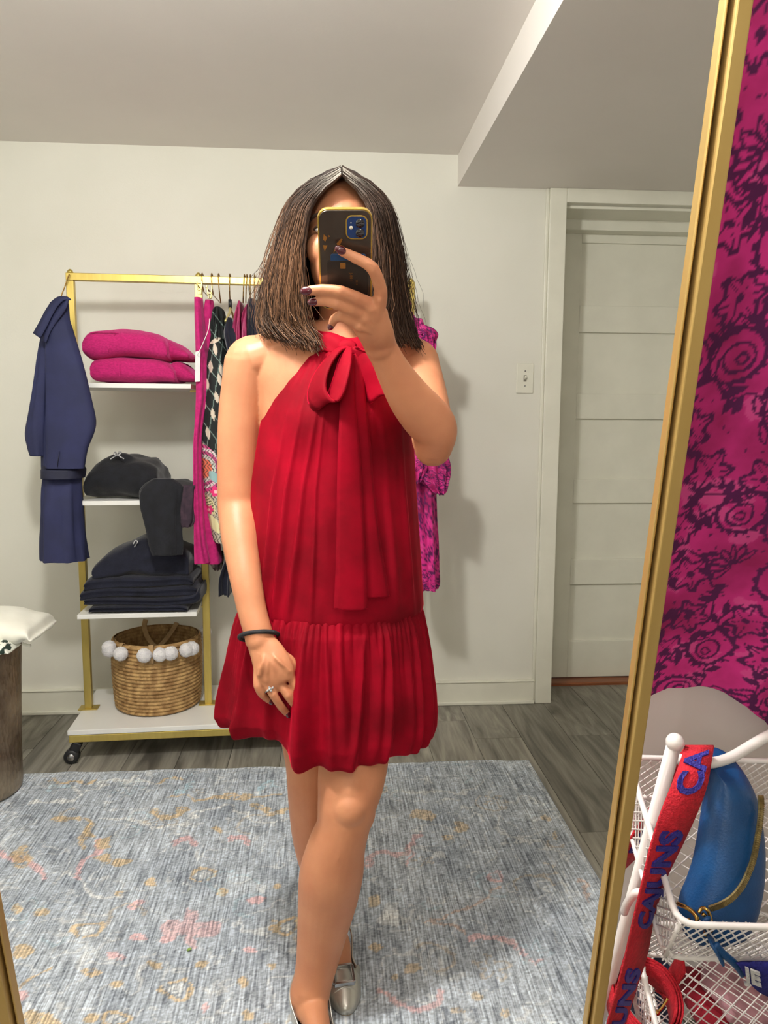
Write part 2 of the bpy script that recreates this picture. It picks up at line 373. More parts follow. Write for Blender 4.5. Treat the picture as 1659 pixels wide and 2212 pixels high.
for y in (-0.198, 0.191): MB().box(-0.018, 1.235, y - 0.013, y + 0.013, 0.080, 0.106).build('base_rail', M_gold, rack, smooth=False, bevel=0.002)
for x in (-0.005, 1.222): MB().box(x - 0.013, x + 0.013, -0.185, 0.178, 0.080, 0.106).build('base_rail', M_gold, rack, smooth=False, bevel=0.002)
for x in (0.0, 1.215):
    for y in (-0.195, 0.188):
        c = MB(); c.bar((x + 0.01, y, 0.079), (x - 0.012, y, 0.034), 0.030, 0.034, up=(1, 0, 0)); cs = c.build('caster', M_black, rack, smooth=False, bevel=0.006)
        w = MB(); w.tube([(x - 0.014, y - 0.018, 0.026), (x - 0.014, y - 0.014, 0.026), (x - 0.014, y + 0.014, 0.026), (x - 0.014, y + 0.018, 0.026)], [0.020, 0.026, 0.026, 0.020], 20); w.build('wheel', M_black, cs)
        h = MB(); h.tube([(x - 0.014, y - 0.0195, 0.026), (x - 0.014, y - 0.017, 0.026)], [0.012, 0.014], 16); h.build('hub', M_steel, cs)

# ---- folded things on the shelves
M_mag = mat('magenta_knit', S(196, 32, 112), 0.95, c2=S(172, 22, 96), scale=120, bump=0.5, bscale=260, sheen=0.6, sheenc=S(255, 120, 190), stretch=(1, 1, 2))
M_blk = mat('black_knit', S(15, 16, 22), 0.95, c2=S(23, 25, 32), scale=30, bump=0.3, bscale=300, sheen=0.2)
M_navyk = mat('navy_jersey', S(17, 19, 34), 0.95, c2=S(25, 28, 46), scale=25, bump=0.3, bscale=240, sheen=0.25)
M_cordw = mat('white_cord', S(220, 220, 220), 0.8, c2=S(60, 60, 60), scale=150)
g = 'folded magenta sweaters on the top shelf'
s1 = thing('folded_sweater', 'fuzzy magenta folded sweater lying flat on the white top shelf', 'sweater', rk(0.2, -0.02, 1.333), g)
s2 = thing('folded_sweater', 'fuzzy magenta folded sweater on top of the other magenta one', 'sweater', rk(0.2, -0.02, 1.40), g)
def under(o, p):
    o.parent = p; o.matrix_parent_inverse = (Matrix.Translation(p.location) @ p.rotation_euler.to_matrix().to_4x4()).inverted() if p.type == 'EMPTY' else Matrix(); return o
def part(o, p): return under(o, p)
part(heap('folded_body', [(193, 800, 812), (198, 775, 822), (230, 769, 823), (300, 770, 824), (350, 778, 824), (372, 795, 824), (376, 808, 822)], 2.725, 0.24, M_mag, e=0.6, noise=0.006, layers=(-0.1,), zmin=1.3335), s1)
part(heap('folded_sleeve', [(355, 785, 822), (380, 778, 822), (400, 790, 823), (416, 806, 823), (420, 812, 822)], 2.765, 0.20, M_mag, e=0.7, noise=0.006, zmin=1.3335, seed=3), s1)
part(heap('folded_body', [(174, 745, 760), (180, 722, 770), (195, 709, 776), (235, 708, 774), (280, 707, 769), (320, 713, 772), (348, 725, 777), (358, 740, 776), (360, 752, 770)], 2.715, 0.25, M_mag, e=0.65, noise=0.008, seed=8), s2)
part(heap('folded_sleeve', [(335, 722, 775), (355, 728, 776), (380, 742, 776), (400, 755, 776), (410, 766, 777)], 2.76, 0.20, M_mag, e=0.75, noise=0.006, seed=5), s2)
for nm_, pts_, Yc, pr in (('fold_seam', [(248, 721), (243, 735), (236, 748), (233, 760)], 2.712, s2), ('fold_seam', [(195, 720), (215, 717), (240, 718), (256, 720)], 2.716, s2), ('fold_seam', [(258, 788), (259, 800), (258, 815)], 2.722, s1)):
    b = MB(); b.tube(smoothpath([atY(x, y, Yc) for x, y in pts_], 5), 0.0016, 6); part(b.build(nm_, M_mag), pr)
b1 = thing('hooded_sweatshirt', 'black hooded sweatshirt slumped on the middle shelf with one sleeve hanging down', 'sweatshirt', rk(0.2, 0, 0.93))
part(heap('folded_body', [(178, 1050, 1072), (184, 1020, 1078), (205, 1000, 1078), (235, 988, 1079), (275, 988, 1079), (310, 995, 1078), (335, 1010, 1077), (345, 1040, 1076), (380, 1045, 1074), (405, 1052, 1068), (420, 1055, 1062)], 2.715, 0.26, M_blk, e=0.8, noise=0.020, freq=15, zmin=0.931), b1)
part(hang('sleeve', [(1034, 330, 372), (1046, 312, 388), (1062, 300, 395), (1090, 301, 394), (1120, 310, 392), (1150, 318, 391), (1175, 324, 391), (1198, 331, 390)], 2.692, 0.05, M_blk, e=0.85, folds=5, amp=0.006, lean=-0.022), b1)
part(hang('cuff', [(1048, 396, 421), (1075, 393, 420), (1100, 392, 418), (1125, 393, 418), (1138, 397, 410)], 2.685, 0.03, mat('faded_plum_cloth', S(66, 48, 60), 0.95, c2=S(42, 32, 44), scale=40), amp=0.004, e=0.6), b1)
d = MB()
for pts in ([(238, 992), (246, 987), (254, 983), (262, 988), (268, 991)], [(254, 983), (250, 977), (246, 980), (252, 984)], [(254, 984), (262, 978), (258, 976), (252, 981)]):
    d.tube(smoothpath([atY(x, y, 2.735) for x, y in pts], 5), 0.0022, 6)
part(d.build('drawstring', M_cordw), b1)
g = 'stack of folded navy garments'
ZT = 0.529
stk = [('folded_trousers', 'folded navy jersey garment at the bottom of the dark stack', [(190, 1325, 1330), (196, 1312, 1333), (240, 1308, 1334), (330, 1308, 1331), (380, 1306, 1330), (402, 1312, 1330), (404, 1320, 1328)], 0.23),
       ('folded_trousers', 'folded navy jersey garment second from the bottom of the stack', [(182, 1302, 1308), (186, 1292, 1312), (240, 1290, 1312), (340, 1292, 1312), (410, 1284, 1311), (428, 1272, 1305), (432, 1282, 1296)], 0.25),
       ('folded_trousers', 'folded navy jersey garment in the middle of the stack', [(171, 1290, 1300), (178, 1276, 1303), (230, 1268, 1296), (330, 1270, 1294), (400, 1262, 1295), (420, 1266, 1290), (426, 1272, 1284)], 0.25),
       ('folded_trousers', 'folded navy jersey garment second from the top of the stack', [(176, 1270, 1284), (190, 1252, 1282), (250, 1246, 1276), (330, 1246, 1274), (395, 1242, 1270), (412, 1250, 1268), (416, 1256, 1262)], 0.24),
       ('folded_sweatshirt', 'rumpled navy sweatshirt with drawstring topping the dark stack', [(194, 1236, 1252), (204, 1218, 1258), (230, 1196, 1254), (262, 1182, 1252), (300, 1166, 1250), (330, 1172, 1250), (370, 1180, 1250), (400, 1196, 1252), (408, 1214, 1246)], 0.22)]
for i, (nm, lb, st, dp) in enumerate(stk):
    t = thing(nm, lb, 'folded clothes', rk(0.2, 0, ZT + 0.02*i), g)
    part(heap('folded_body', st, 2.705 + 0.008*i, dp, M_navyk, e=0.6, noise=0.005 if i < 4 else 0.012, freq=12, seed=i*3.1, layers=(0.0,) if i < 4 else (-0.3,), zmin=0.5285), t)
    if i == 4:
        d = MB(); d.tube(smoothpath([atY(x, y, 2.745) for x, y in ((288, 1176), (292, 1168), (297, 1170), (294, 1176), (290, 1182))], 5), 0.0022, 6); part(d.build('drawstring', M_cordw), t)

# ---- woven basket with pompoms
bc = atZ(322, 1552, 0.125); BC = np.array([bc[0], bc[1] + 0.165, 0.125]); BR, BH = 0.166, 0.262
bk = thing('woven_basket', 'round coiled seagrass basket with white pompoms round its rim', 'basket', BC)
M_sea = mat('seagrass', S(196, 160, 106), 0.75, c2=S(140, 104, 60), scale=45, bump=0.8, bscale=120, stretch=(1, 1, 0.6))
nr, na = 150, 96; rings = []
aa = np.linspace(0, 2*math.pi, na, endpoint=False)
for i in range(nr):
    f = i/(nr-1); z = BH*f; r = BR*(0.955 + 0.055*math.sin(f*2.6)); ph = f*19.0
    cord = abs(math.sin(math.pi*ph))**0.6*0.0075; tw = 0.0016*np.sin(aa*44 + math.floor(ph)*1.7 + 7*(ph % 1))
    rr = r - 0.007 + cord + tw; rings.append(np.stack([rr*np.cos(aa), rr*np.sin(aa), np.full(na, z + 0.004) + 0.002*np.sin(aa*2+1)], 1))
V, F = loft(rings); F.append(tuple(range(na)))
bd = mk('coiled_wall', V, F, M_sea, bk)
rings = []
for i in range(60):
    f = 1 - i/59; r = BR*(0.955 + 0.055*math.sin(f*2.6)) - 0.013 + 0.004*abs(math.sin(math.pi*f*19)); rings.append(np.stack([r*np.cos(aa), r*np.sin(aa), np.full(na, BH*f + 0.006)], 1))
V, F = loft(rings); F.append(tuple(range(len(V)-na, len(V)))); mk('coiled_lining', V, F, M_sea, bk)
M_pom = mat('white_pompom', S(238, 236, 236), 1.0, c2=S(222, 220, 224), scale=80, bump=1.0, bscale=250, sheen=0.5)
def pompom(c, r, rs):
    b = MB(); V, F = ball((0, 0, 0), 1.0, 24, 16); nn = vnoise(V[:, 0]*7+rs, V[:, 1]*7, V[:, 2]*7, 2); b.add(c + V*(r*(0.9 + 0.22*nn))[:, None], F)
    for k in range(170):
        u = _rng.normal(size=3); u /= np.linalg.norm(u); s = np.cross(u, _rng.normal(size=3)); s /= np.linalg.norm(s)
        p = c + u*r*0.95; q = c + u*r*(1.08 + 0.1*_rng.random()) + s*r*0.12; b.add([p + s*0.0006, p - s*0.0006, q], [(0, 1, 2)])
    return b
for i, (px_, py_) in enumerate([(218, 1407), (239, 1403), (270, 1408), (307, 1420), (347, 1421), (379, 1419), (411, 1406), (427, 1402), (420, 1372)]):
    d = ray(px_, py_); zc = 0.125 + BH - 0.016
    P = atZ(px_, py_, zc); v = P - BC; a = math.atan2(v[1], v[0])
    c = np.array([math.cos(a)*(BR + 0.020), math.sin(a)*(BR + 0.020), BH - 0.018 + (0.01 if i in (0, 8) else 0)])
    pompom(c, 0.0255, i*2.3).build('pompom', M_pom, bk)
M_tape = mat('tan_cotton_tape', S(176, 146, 104), 0.85, c2=S(160, 130, 90), scale=60, bump=0.3)
for px_ in (268, 329):
    P = atZ(px_, 1395, 0.125 + BH); v = P - BC; a = math.atan2(v[1], v[0]); u = np.array([math.cos(a), math.sin(a), 0])
    b = MB(); b.tube(smoothpath([u*(BR + 0.006) + (0, 0, BH - 0.055), u*(BR + 0.007) + (0, 0, BH - 0.01), u*(BR - 0.004) + (0, 0, BH + 0.012), u*(BR - 0.020) + (0, 0, BH - 0.004), u*(BR - 0.022) + (0, 0, BH - 0.05)], 5), [(0.010, 0.0016)]*21, 8, ref=u); b.build('handle_tab', M_tape, bk)
hp = [(315, 1338, 0.13), (312, 1352, 0.115), (318, 1375, 0.09), (336, 1396, 0.03), (352, 1388, 0.05), (372, 1362, 0.10), (382, 1345, 0.125)]
b = MB(); b.tube(smoothpath([atY(x, y, BC[1] + o) - BC for x, y, o in hp], 5), [(0.010, 0.0018)]*31, 8, ref=(0, -1, 0)); b.build('handle', M_tape, bk)

# ================================================================== clothes hanging from the rack
M_navy = mat('navy_poplin', S(35, 40, 80), 0.8, c2=S(30, 35, 70), scale=12, bump=0.25, bscale=30)
M_magw = mat('magenta_wool', S(202, 34, 120), 0.9, c2=S(178, 24, 102), scale=60, sheen=0.4, sheenc=S(255, 140, 200), bump=0.2)
M_wire = mat('gold_wire', S(196, 160, 92), 0.25, 1.0, c2=S(120, 90, 50), scale=80)
M_clip = mat('hanger_clip', S(226, 214, 150), 0.35, 0.6, c2=S(214, 196, 120), scale=30)
def railpt(px_):                                   # where a pixel column meets the rail
    best = min(np.linspace(0, 1.217, 400), key=lambda x: abs(unpx(rk(x, -0.013, RT)[None])[0][0] - px_)); return best
def hanger(px_, yend, label, group='gold wire hangers on the rail', clips=(), grip=False, dx=4):
    x = railpt(px_); top = rk(x, 0, RT)
    t = thing('clothes_hanger', label, 'hanger', top, group)
    E = atY(px_ + dx, yend, top[1]) - top
    pts = [(0, 0.020, -0.018), (0, 0.019, 0.000), (0, 0.008, 0.0105), (0, -0.008, 0.0105), (0, -0.0185, 0.000), (E[0]*0.3, -0.019, -0.030), (E[0]*0.7, -0.010, E[2]*0.75), (E[0], 0.0, E[2])]
    b = MB(); b.tube(smoothpath(pts, 6), 0.0021, 8); b.build('hook', M_wire, t)
    if clips:
        b = MB(); b.tube([(E[0], -0.17, E[2]), (E[0], 0.17, E[2])], 0.002, 8); b.build('crossbar', M_wire, t)
        for cx, cy in clips:
            c = atY(cx, cy, top[1] - 0.16) - top; b = MB()
            b.bar(c + (-0.009, 0, 0.030), c + (-0.003, 0, -0.014), 0.004, 0.012, up=(0, 1, 0)); b.bar(c + (0.009, 0, 0.030), c + (0.004, 0, -0.014), 0.004, 0.012, up=(0, 1, 0)); b.bar(c + (-0.008, 0, 0.004), c + (0.008, 0, 0.004), 0.006, 0.012, up=(0, 1, 0))
            b.build('clip', M_clip, t, smooth=False, bevel=0.001)
    if grip:
        b = MB(); c = E + (0, 0, -0.004); b.tube([c + (0, 0, 0.012), c + (0, 0, -0.020)], 0.0065, 10); b.build('grip', M_black, t)
        b = MB(); b.tube(smoothpath([c + (0, 0, -0.018), c + (0.004, -0.05, -0.040), c + (0.004, -0.17, -0.085)], 5), 0.005, 8); b.tube(smoothpath([c + (0, 0, -0.018), c + (0.004, 0.05, -0.040), c + (0.004, 0.17, -0.085)], 5), 0.005, 8); b.build('arms', M_clip, t)
    return t
# navy shirt dress beside the left post
nd = thing('shirt_dress', 'navy belted shirt dress hung sideways from the end post of the rack', 'dress', atY(140, 1210, 2.685))
part(hang('bodice', [(655, 112, 146), (690, 108, 146), (760, 100, 150), (850, 97, 168), (930, 95, 176), (1000, 94, 178), (1022, 94, 178)], 2.715, 0.12, M_navy, folds=4, amp=0.004), nd)
part(hang('sleeve', [(646, 118, 146), (660, 106, 147), (690, 100, 149), (720, 98, 158), (793, 97, 180), (863, 98, 196), (917, 98, 206), (967, 99, 190), (1004, 99, 183), (1012, 100, 182)], 2.650, 0.05, M_navy, e=0.85, folds=3, amp=0.003, seed=1), nd)
part(hang('sleeve', [(715, 92, 112), (760, 84, 108), (820, 76, 106), (880, 65, 104), (935, 56, 102), (965, 60, 101), (985, 66, 101)], 2.685, 0.05, M_navy, e=0.85, folds=3, amp=0.003, seed=4), nd)
part(hang('skirt', [(1022, 94, 176), (1060, 93, 176), (1120, 93, 180), (1170, 93, 184), (1204, 93, 187), (1209, 93, 187)], 2.705, 0.13, M_navy, e=0.8, folds=7, amp=0.006, seed=2), nd)
part(hang('belt', [(1006, 93, 181), (1014, 93, 182), (1026, 93, 181), (1032, 93, 180)], 2.700, 0.15, mat('navy_belt', S(26, 29, 54), 0.7, c2=S(22, 25, 48), scale=40), e=0.8, folds=2, amp=0.001), nd)
pts = [(146, 642), (128, 641), (112, 652), (98, 672), (86, 695), (72, 720)]
V = []; 
for i, (x, y) in enumerate(smoothpath(np.array(pts, float), 4)):
    f = i/20; wv = 10 + 22*f*(1 - 0.55*f); V += [atY(x, y, 2.630 - 0.01*f), atY(x + wv*0.75, y + wv*0.55, 2.620 - 0.01*f)]
part(mk('collar', V, gridF(21, 2), M_navy, solid=0.005), nd)
pts = [(146, 642), (143, 655), (132, 672), (118, 690), (104, 715), (98, 738)]
V = []
for i, (x, y) in enumerate(smoothpath(np.array(pts, float), 4)):
    f = i/20; wv = 4 + 12*math.sin(f*2.9); V += [atY(x - wv*0.8, y - wv*0.2, 2.627), atY(x + wv*0.3, y + wv*0.3, 2.620)]
part(mk('collar', V, gridF(21, 2), M_navy, solid=0.005), nd)
b = MB(); b.bar(atY(128, 975, 2.620), atY(124, 1008, 2.620), 0.003, 0.002); part(b.build('cuff_slit', MATS['navy_belt']), nd)
h = thing('clothes_hanger', 'thin wire hanger holding the navy shirt dress', 'hanger', atY(140, 600, 2.84), 'gold wire hangers on the rail'); hb = atY(140, 600, 2.84)
b = MB(); b.tube(smoothpath([atY(x, y, 2.84) - hb for x, y in ((150, 592), (147, 598), (139, 622), (133, 638), (134, 650))], 5), 0.0022, 8); b.build('hook', M_wire, h)
# magenta trousers
hanger(436, 630, 'gold wire clip hanger nearest the middle post, with magenta trousers', clips=((431, 628),))
hanger(457, 638, 'gold wire clip hanger second from the middle post, with magenta trousers', clips=((453, 636),))
tr = thing('trousers', 'magenta wool trousers clipped to hangers beside the middle post', 'trousers', atY(440, 1213, 2.76))
part(hang('trouser_leg', [(644, 420, 437), (680, 421, 439), (740, 422, 444), (800, 423, 450), (860, 424, 450), (910, 424, 441), (960, 423, 436), (1060, 422, 437), (1150, 422, 442), (1206, 421, 452), (1213, 422, 453)], 2.74, 0.10, M_magw, e=0.8, folds=3, amp=0.003), tr)
part(hang('trouser_leg', [(650, 444, 461), (690, 438, 465), (760, 432, 468), (820, 428, 462), (900, 426, 448), (1000, 430, 452), (1100, 436, 468), (1170, 440, 475), (1207, 440, 480), (1213, 441, 480)], 2.80, 0.12, M_magw, e=0.8, folds=3, amp=0.003, seed=2), tr)
tg = thing('price_tag', 'white paper price tag strung from the magenta trousers', 'price tag', atY(427, 825, 2.675))
p0 = atY(427, 825, 2.675)
b = MB(); V = [atY(x, y, 2.675) for x, y in ((422, 760), (433, 757), (432, 824), (421, 825))]; part(mk('card', V, [(0, 1, 2, 3)], mat('tag_paper', S(228, 226, 228), 0.7, c2=S(220, 218, 220), scale=30), solid=0.001, smooth=False), tg)
b = MB(); b.tube(smoothpath([atY(x, y, 2.672) for x, y in ((453, 688), (450, 712), (440, 738), (430, 760), (426, 766), (431, 770))], 5), 0.0013, 6); part(b.build('string', M_white), tg)
# leaf print dress
def seg_d(X, Y, a, b):
    a, b = np.array(a, float), np.array(b, float); v = b - a; t = np.clip(((X-a[0])*v[0]+(Y-a[1])*v[1])/(v@v), 0, 1)
    return np.hypot(X-a[0]-t*v[0], Y-a[1]-t*v[1])
def leafm(X, Y, c, l, w, ang):
    ca, sa = math.cos(ang), math.sin(ang); u = (X-c[0])*ca + (Y-c[1])*sa; v = -(X-c[0])*sa + (Y-c[1])*ca
    return np.abs(v) < w*np.clip(1 - (u/l)**2, 0, None)
def paint_leaf(V, Y0):
    X, Y = unpx(V); C = np.tile(np.array(S(22, 27, 27)[:3]), (len(V), 1))
    for k in range(-8, 30):
        for a, b in (((400, 640 + k*44), (520, 640 + k*44 + 158)), ((400, 700 + k*88), (430, 700 + k*88 - 95))):
            C[seg_d(X, Y, a, b) < 0.9] = S(120, 140, 132)[:3]
    for k in range(4):
        x0 = 442 + k*19; C[seg_d(X, Y, (x0 + 26, 700), (x0 - 18, 990)) < 0.9] = S(120, 140, 132)[:3]
    for c, an in (((465, 736), -0.5), ((465, 755), 1.45), ((455, 792), 1.5), ((447, 829), 1.4), ((468, 858), 1.35), ((460, 895), 1.4), ((449, 935), 1.4), ((440, 869), 1.3), ((478, 800), 1.4), ((482, 905), 1.4), ((474, 820), 1.4)):
        C[leafm(X, Y, c, 14, 4.6, an)] = S(214, 200, 182)[:3]
    m = Y > 958 + (X-440)*0.8; C[m] = np.array(S(190, 180, 160)[:3])
    rr = np.hypot(X-436, (Y-1012))
    for r0, c in ((52, S(214, 70, 140)), (44, S(228, 214, 214)), (38, S(190, 70, 128)), (31, S(205, 205, 196)), (22, S(230, 120, 90))): C[m & (rr < r0)] = c[:3]
    C[m & (np.sin(X*0.9 + np.abs(Y % 16 - 8)*0.8) > 0.55)] = np.array(S(60, 58, 56)[:3])
    C[leafm(X, Y, (462, 1030), 17, 9, 0.9)] = S(150, 186, 186)[:3]
    C[leafm(X, Y, (452, 1090), 26, 10, 1.1)] = S(226, 220, 170)[:3]; C[leafm(X, Y, (463, 1132), 24, 9, 1.1)] = S(226, 220, 170)[:3]
    mm = leafm(X, Y, (452, 1090), 24, 8, 1.1) & (np.sin((X+Y)*0.7 + np.abs(X-Y)*0.35) > 0.3); C[mm] = S(60, 62, 50)[:3]
    for c, r in (((466, 1062), 11), ((451, 1101), 9)):
        an = np.arctan2(Y-c[1], X-c[0]); q = np.hypot(X-c[0], Y-c[1]); C[q < r*(1 + 0.15*np.cos(an*6))] = S(226, 50, 120)[:3]; C[q < r*0.35] = S(250, 190, 190)[:3]
    return C
M_print = matcol('printed_cloth', 0.85, 0.15, 200)
hanger(473, 655, 'gold wire hanger with the dark leaf print dress')
ld_ = thing('leaf_print_dress', 'black dress printed with cream leaves and a colourful paisley border', 'dress', atY(465, 1165, 2.76))
part(hang('dress_body', [(690, 463, 480), (715, 459, 486), (745, 454, 490), (780, 449, 495), (840, 444, 500), (900, 440, 502), (960, 437, 503), (1010, 440, 503), (1060, 444, 504), (1110, 452, 505), (1160, 462, 505), (1166, 464, 505)], 2.77, 0.16, M_print, e=0.85, n=150, k=30, folds=4, amp=0.002, paint=paint_leaf), ld_)
part(hang('neck_ruffle', [(664, 466, 476), (672, 462, 481), (690, 461, 484), (705, 458, 487), (735, 460, 488)], 2.76, 0.10, M_print, e=0.9, n=90, k=14, folds=8, amp=0.005, paint=paint_leaf), ld_)
# the other clothes on the rail
hanger(497, 652, 'gold wire hanger with a black grip and the navy top', grip=True, dx=0)
o = thing('navy_top', 'dark navy top on the black gripped hanger', 'top', atY(505, 1240, 2.77)); part(hang('garment_body', [(692, 496, 507), (708, 491, 513), (730, 488, 518), (780, 500, 524), (900, 508, 530), (1100, 508, 530), (1175, 500, 526), (1230, 482, 512), (1268, 480, 510)], 2.80, 0.30, M_navyk, folds=6, amp=0.004), o)
M_rose = mat('rose_satin', S(176, 62, 108), 0.5, c2=S(150, 46, 90), scale=20, bump=0.2)
for i, (x, lb) in enumerate(((528, 'gold wire hanger with the first rose pink blouse'), (534, 'gold wire hanger with the second rose pink blouse'))): hanger(x, 655, lb, dx=-3)
for i, (x, lb) in enumerate(((521, 'rose pink satin blouse next to the navy top'), (536, 'rose pink satin blouse next to the dark jeans'))):
    o = thing('satin_blouse', lb, 'blouse', atY(x, 1010, 2.80), 'rose pink blouses on the rail'); part(hang('garment_body', [(656 + i*8, x - 1, x + 3), (690, x - 6, x + 6), (730, x - 8, x + 7), (850, x - 8, x + 7), (1010, x - 8, x + 7)], 2.82, 0.28, M_rose, folds=5, amp=0.004, seed=i), o)
for i, (x, lb) in enumerate(((541, 'gold wire hanger with the dark jeans'), (550, 'gold wire hanger behind the dark jeans'))): hanger(x, 652, lb, dx=0)
o = thing('dark_jeans', 'dark navy jeans on the rail beside the pink blouses', 'jeans', atY(549, 1150, 2.80)); part(hang('garment_body', [(651, 538, 556), (670, 538, 558), (720, 537, 565), (800, 537, 566), (1000, 538, 566), (1150, 538, 566)], 2.82, 0.26, M_navyk, folds=6, amp=0.004), o)
o = thing('patterned_scarf', 'pale patterned scarf end below the magenta trousers', 'scarf', atY(470, 1230, 2.80)); part(hang('garment_body', [(1190, 452, 482), (1205, 455, 480), (1220, 460, 478), (1230, 468, 476)], 2.86, 0.05, mat('scarf_cloth', S(190, 170, 160), 0.8, c2=S(90, 80, 84), scale=60), folds=5, amp=0.005), o)

# ruffled batik dress at the far end of the rail
hanger(879, 640, 'gold wire hanger with the ruffled magenta dress', dx=-6)
rd = thing('ruffled_dress', 'magenta and plum patterned dress with ruffled sleeves at the end of the rail', 'dress', atY(915, 1270, 2.80))
def paint_small(V, Y0): return batik(V[:, 0], V[:, 2], 0.62, 5)
PEND = [('dress_body', [(690, 868, 912), (730, 866, 925), (800, 862, 930), (900, 862, 932), (1000, 868, 938), (1100, 876, 940), (1200, 884, 943), (1255, 890, 944), (1268, 898, 940)], 2.79, 0.16, 0.8, 6, 0.006, 0), ('shoulder_ruffle', [(643, 868, 876), (655, 864, 886), (672, 866, 884), (690, 870, 898), (705, 876, 906), (722, 880, 910)], 2.74, 0.07, 0.9, 9, 0.006, 1), ('shoulder_ruffle', [(703, 900, 920), (710, 898, 934), (722, 904, 942), (735, 908, 940), (750, 914, 938), (765, 918, 932)], 2.73, 0.06, 0.9, 7, 0.006, 2), ('sleeve_ruffle', [(960, 888, 958), (985, 886, 964), (1010, 900, 968), (1035, 912, 967), (1050, 925, 962), (1066, 940, 956)], 2.72, 0.07, 0.9, 9, 0.008, 3), ('sleeve_ruffle', [(985, 884, 925), (1010, 886, 920), (1030, 890, 912), (1042, 894, 904)], 2.70, 0.05, 0.9, 7, 0.006, 4)]
# ================================================================== rug
def poly_d(X, Y, P):
    d = np.full(X.shape, 1e9)
    for a, b in zip(P[:-1], P[1:]): d = np.minimum(d, seg_d(X, Y, a, b))
    return d
RX0, RX1, RY0, RY1 = -1.42, 0.716, 0.98, 2.572
nx, ny = 430, 320
gx, gy = np.meshgrid(np.linspace(RX0, RX1, nx), np.linspace(RY0, RY1, ny), indexing='ij')
V = np.stack([gx.ravel(), gy.ravel(), np.full(gx.size, 0.007)], 1)
V[:, 2] += (vnoise(V[:, 0]*6, V[:, 1]*6, 0, 2)-0.5)*0.002
ex = np.minimum(np.minimum(V[:, 0]-RX0, RX1-V[:, 0]), np.minimum(V[:, 1]-RY0, RY1-V[:, 1])); V[:, 1] += np.where(V[:, 1] > RY1-0.004, (vnoise(V[:, 0]*9, 0.0, 0, 2)-0.5)*0.02, 0)
X, Y = unpx(V)
def c3(*a): return np.array(S(*a)[:3])
n1 = vnoise(V[:, 0]*9, V[:, 1]*9, 1.0, 4); n2 = vnoise(V[:, 0]*40, V[:, 1]*40, 5.0, 3); n3 = vnoise(V[:, 0]*3, V[:, 1]*3, 9.0, 3); fine = _rng.random(len(V))
base = c3(146, 153, 162)[None]*(1-n1[:, None]) + c3(198, 203, 207)[None]*n1[:, None]
base = base*np.array([0.89, 0.92, 0.95]); base = base*(0.72 + 0.55*n2[:, None]); base = base*(0.80 + 0.38*fine[:, None])
vein = np.abs(vnoise(V[:, 0]*16, V[:, 1]*16, 2.0, 3) - 0.5); base[vein < 0.012] = base[vein < 0.012]*0.72
vein2 = np.abs(vnoise(V[:, 0]*12+9, V[:, 1]*12, 7.0, 3) - 0.5); mk_ = vein2 < 0.012; base[mk_] = base[mk_]*0.5 + c3(214, 216, 214)*0.5
def dab(mask, c, a=0.75):
    k = mask & (n2 + 0.35*fine > 0.42); base[k] = base[k]*(1-a) + c*a*(0.8 + 0.4*fine[k])[:, None]
GOLD, PINK, PALE, BLUE, DARK = c3(192, 168, 126), c3(208, 168, 168), c3(206, 208, 206), c3(160, 186, 196), c3(84, 92, 106)
za = lambda P: [(x/2.592, 1620 + y/2.592) for x, y in P]
zb = lambda P: [(700 + x/2.37, 1600 + y/2.37) for x, y in P]
n4 = vnoise(V[:, 0]*26, V[:, 1]*26, 3.0, 3); n5 = vnoise(V[:, 0]*26+7, V[:, 1]*26, 6.0, 3); jx, jy = X + (n4-0.5)*34, Y + (n5-0.5)*24
def line(P, w, c, a=0.75): dab(poly_d(jx, jy, smoothpath(np.array(P, float), 4)) < w, c, a)
for P in ([(560, 375), (650, 385), (760, 400), (880, 425), (1000, 430), (1080, 380), (1180, 320), (1270, 310), (1370, 350), (1420, 400), (1530, 410), (1610, 385)], [(150, 297), (360, 290), (440, 250), (450, 225), (380, 205)], [(480, 225), (600, 185), (760, 165), (850, 180)], [(300, 740), (400, 700), (520, 830), (700, 820)], [(40, 940), (150, 960)]): line(za(P), 3.2, PALE)
for P in ([(270, 240), (300, 205), (380, 200)], [(1000, 240), (1060, 215), (1090, 180)], [(1450, 235), (1500, 190), (1520, 215)]): line(za(P), 3.5, BLUE)
for P in ([(850, 335), (920, 368), (980, 360), (1050, 330)], [(1430, 322), (1520, 345), (1600, 335)], [(310, 390), (440, 388)], [(480, 400), (475, 460), (470, 530)], [(960, 260), (1150, 265), (1400, 262), (1560, 240)], [(880, 190), (940, 165), (1050, 160)], [(260, 175), (400, 172), (540, 175)], [(100, 1330), (190, 1270), (290, 1230)]): line(za(P), 5.5 if P[0][1] < 470 and P[0][1] > 300 else 2.6, GOLD)
for P in ([(555, 510), (545, 560), (490, 610), (450, 670), (430, 730)], [(-30, 550), (50, 600), (170, 630), (240, 710)], [(960, 530), (1050, 490), (1110, 510)], [(1290, 490), (1360, 480), (1410, 520)]): line(za(P), 6, PINK)
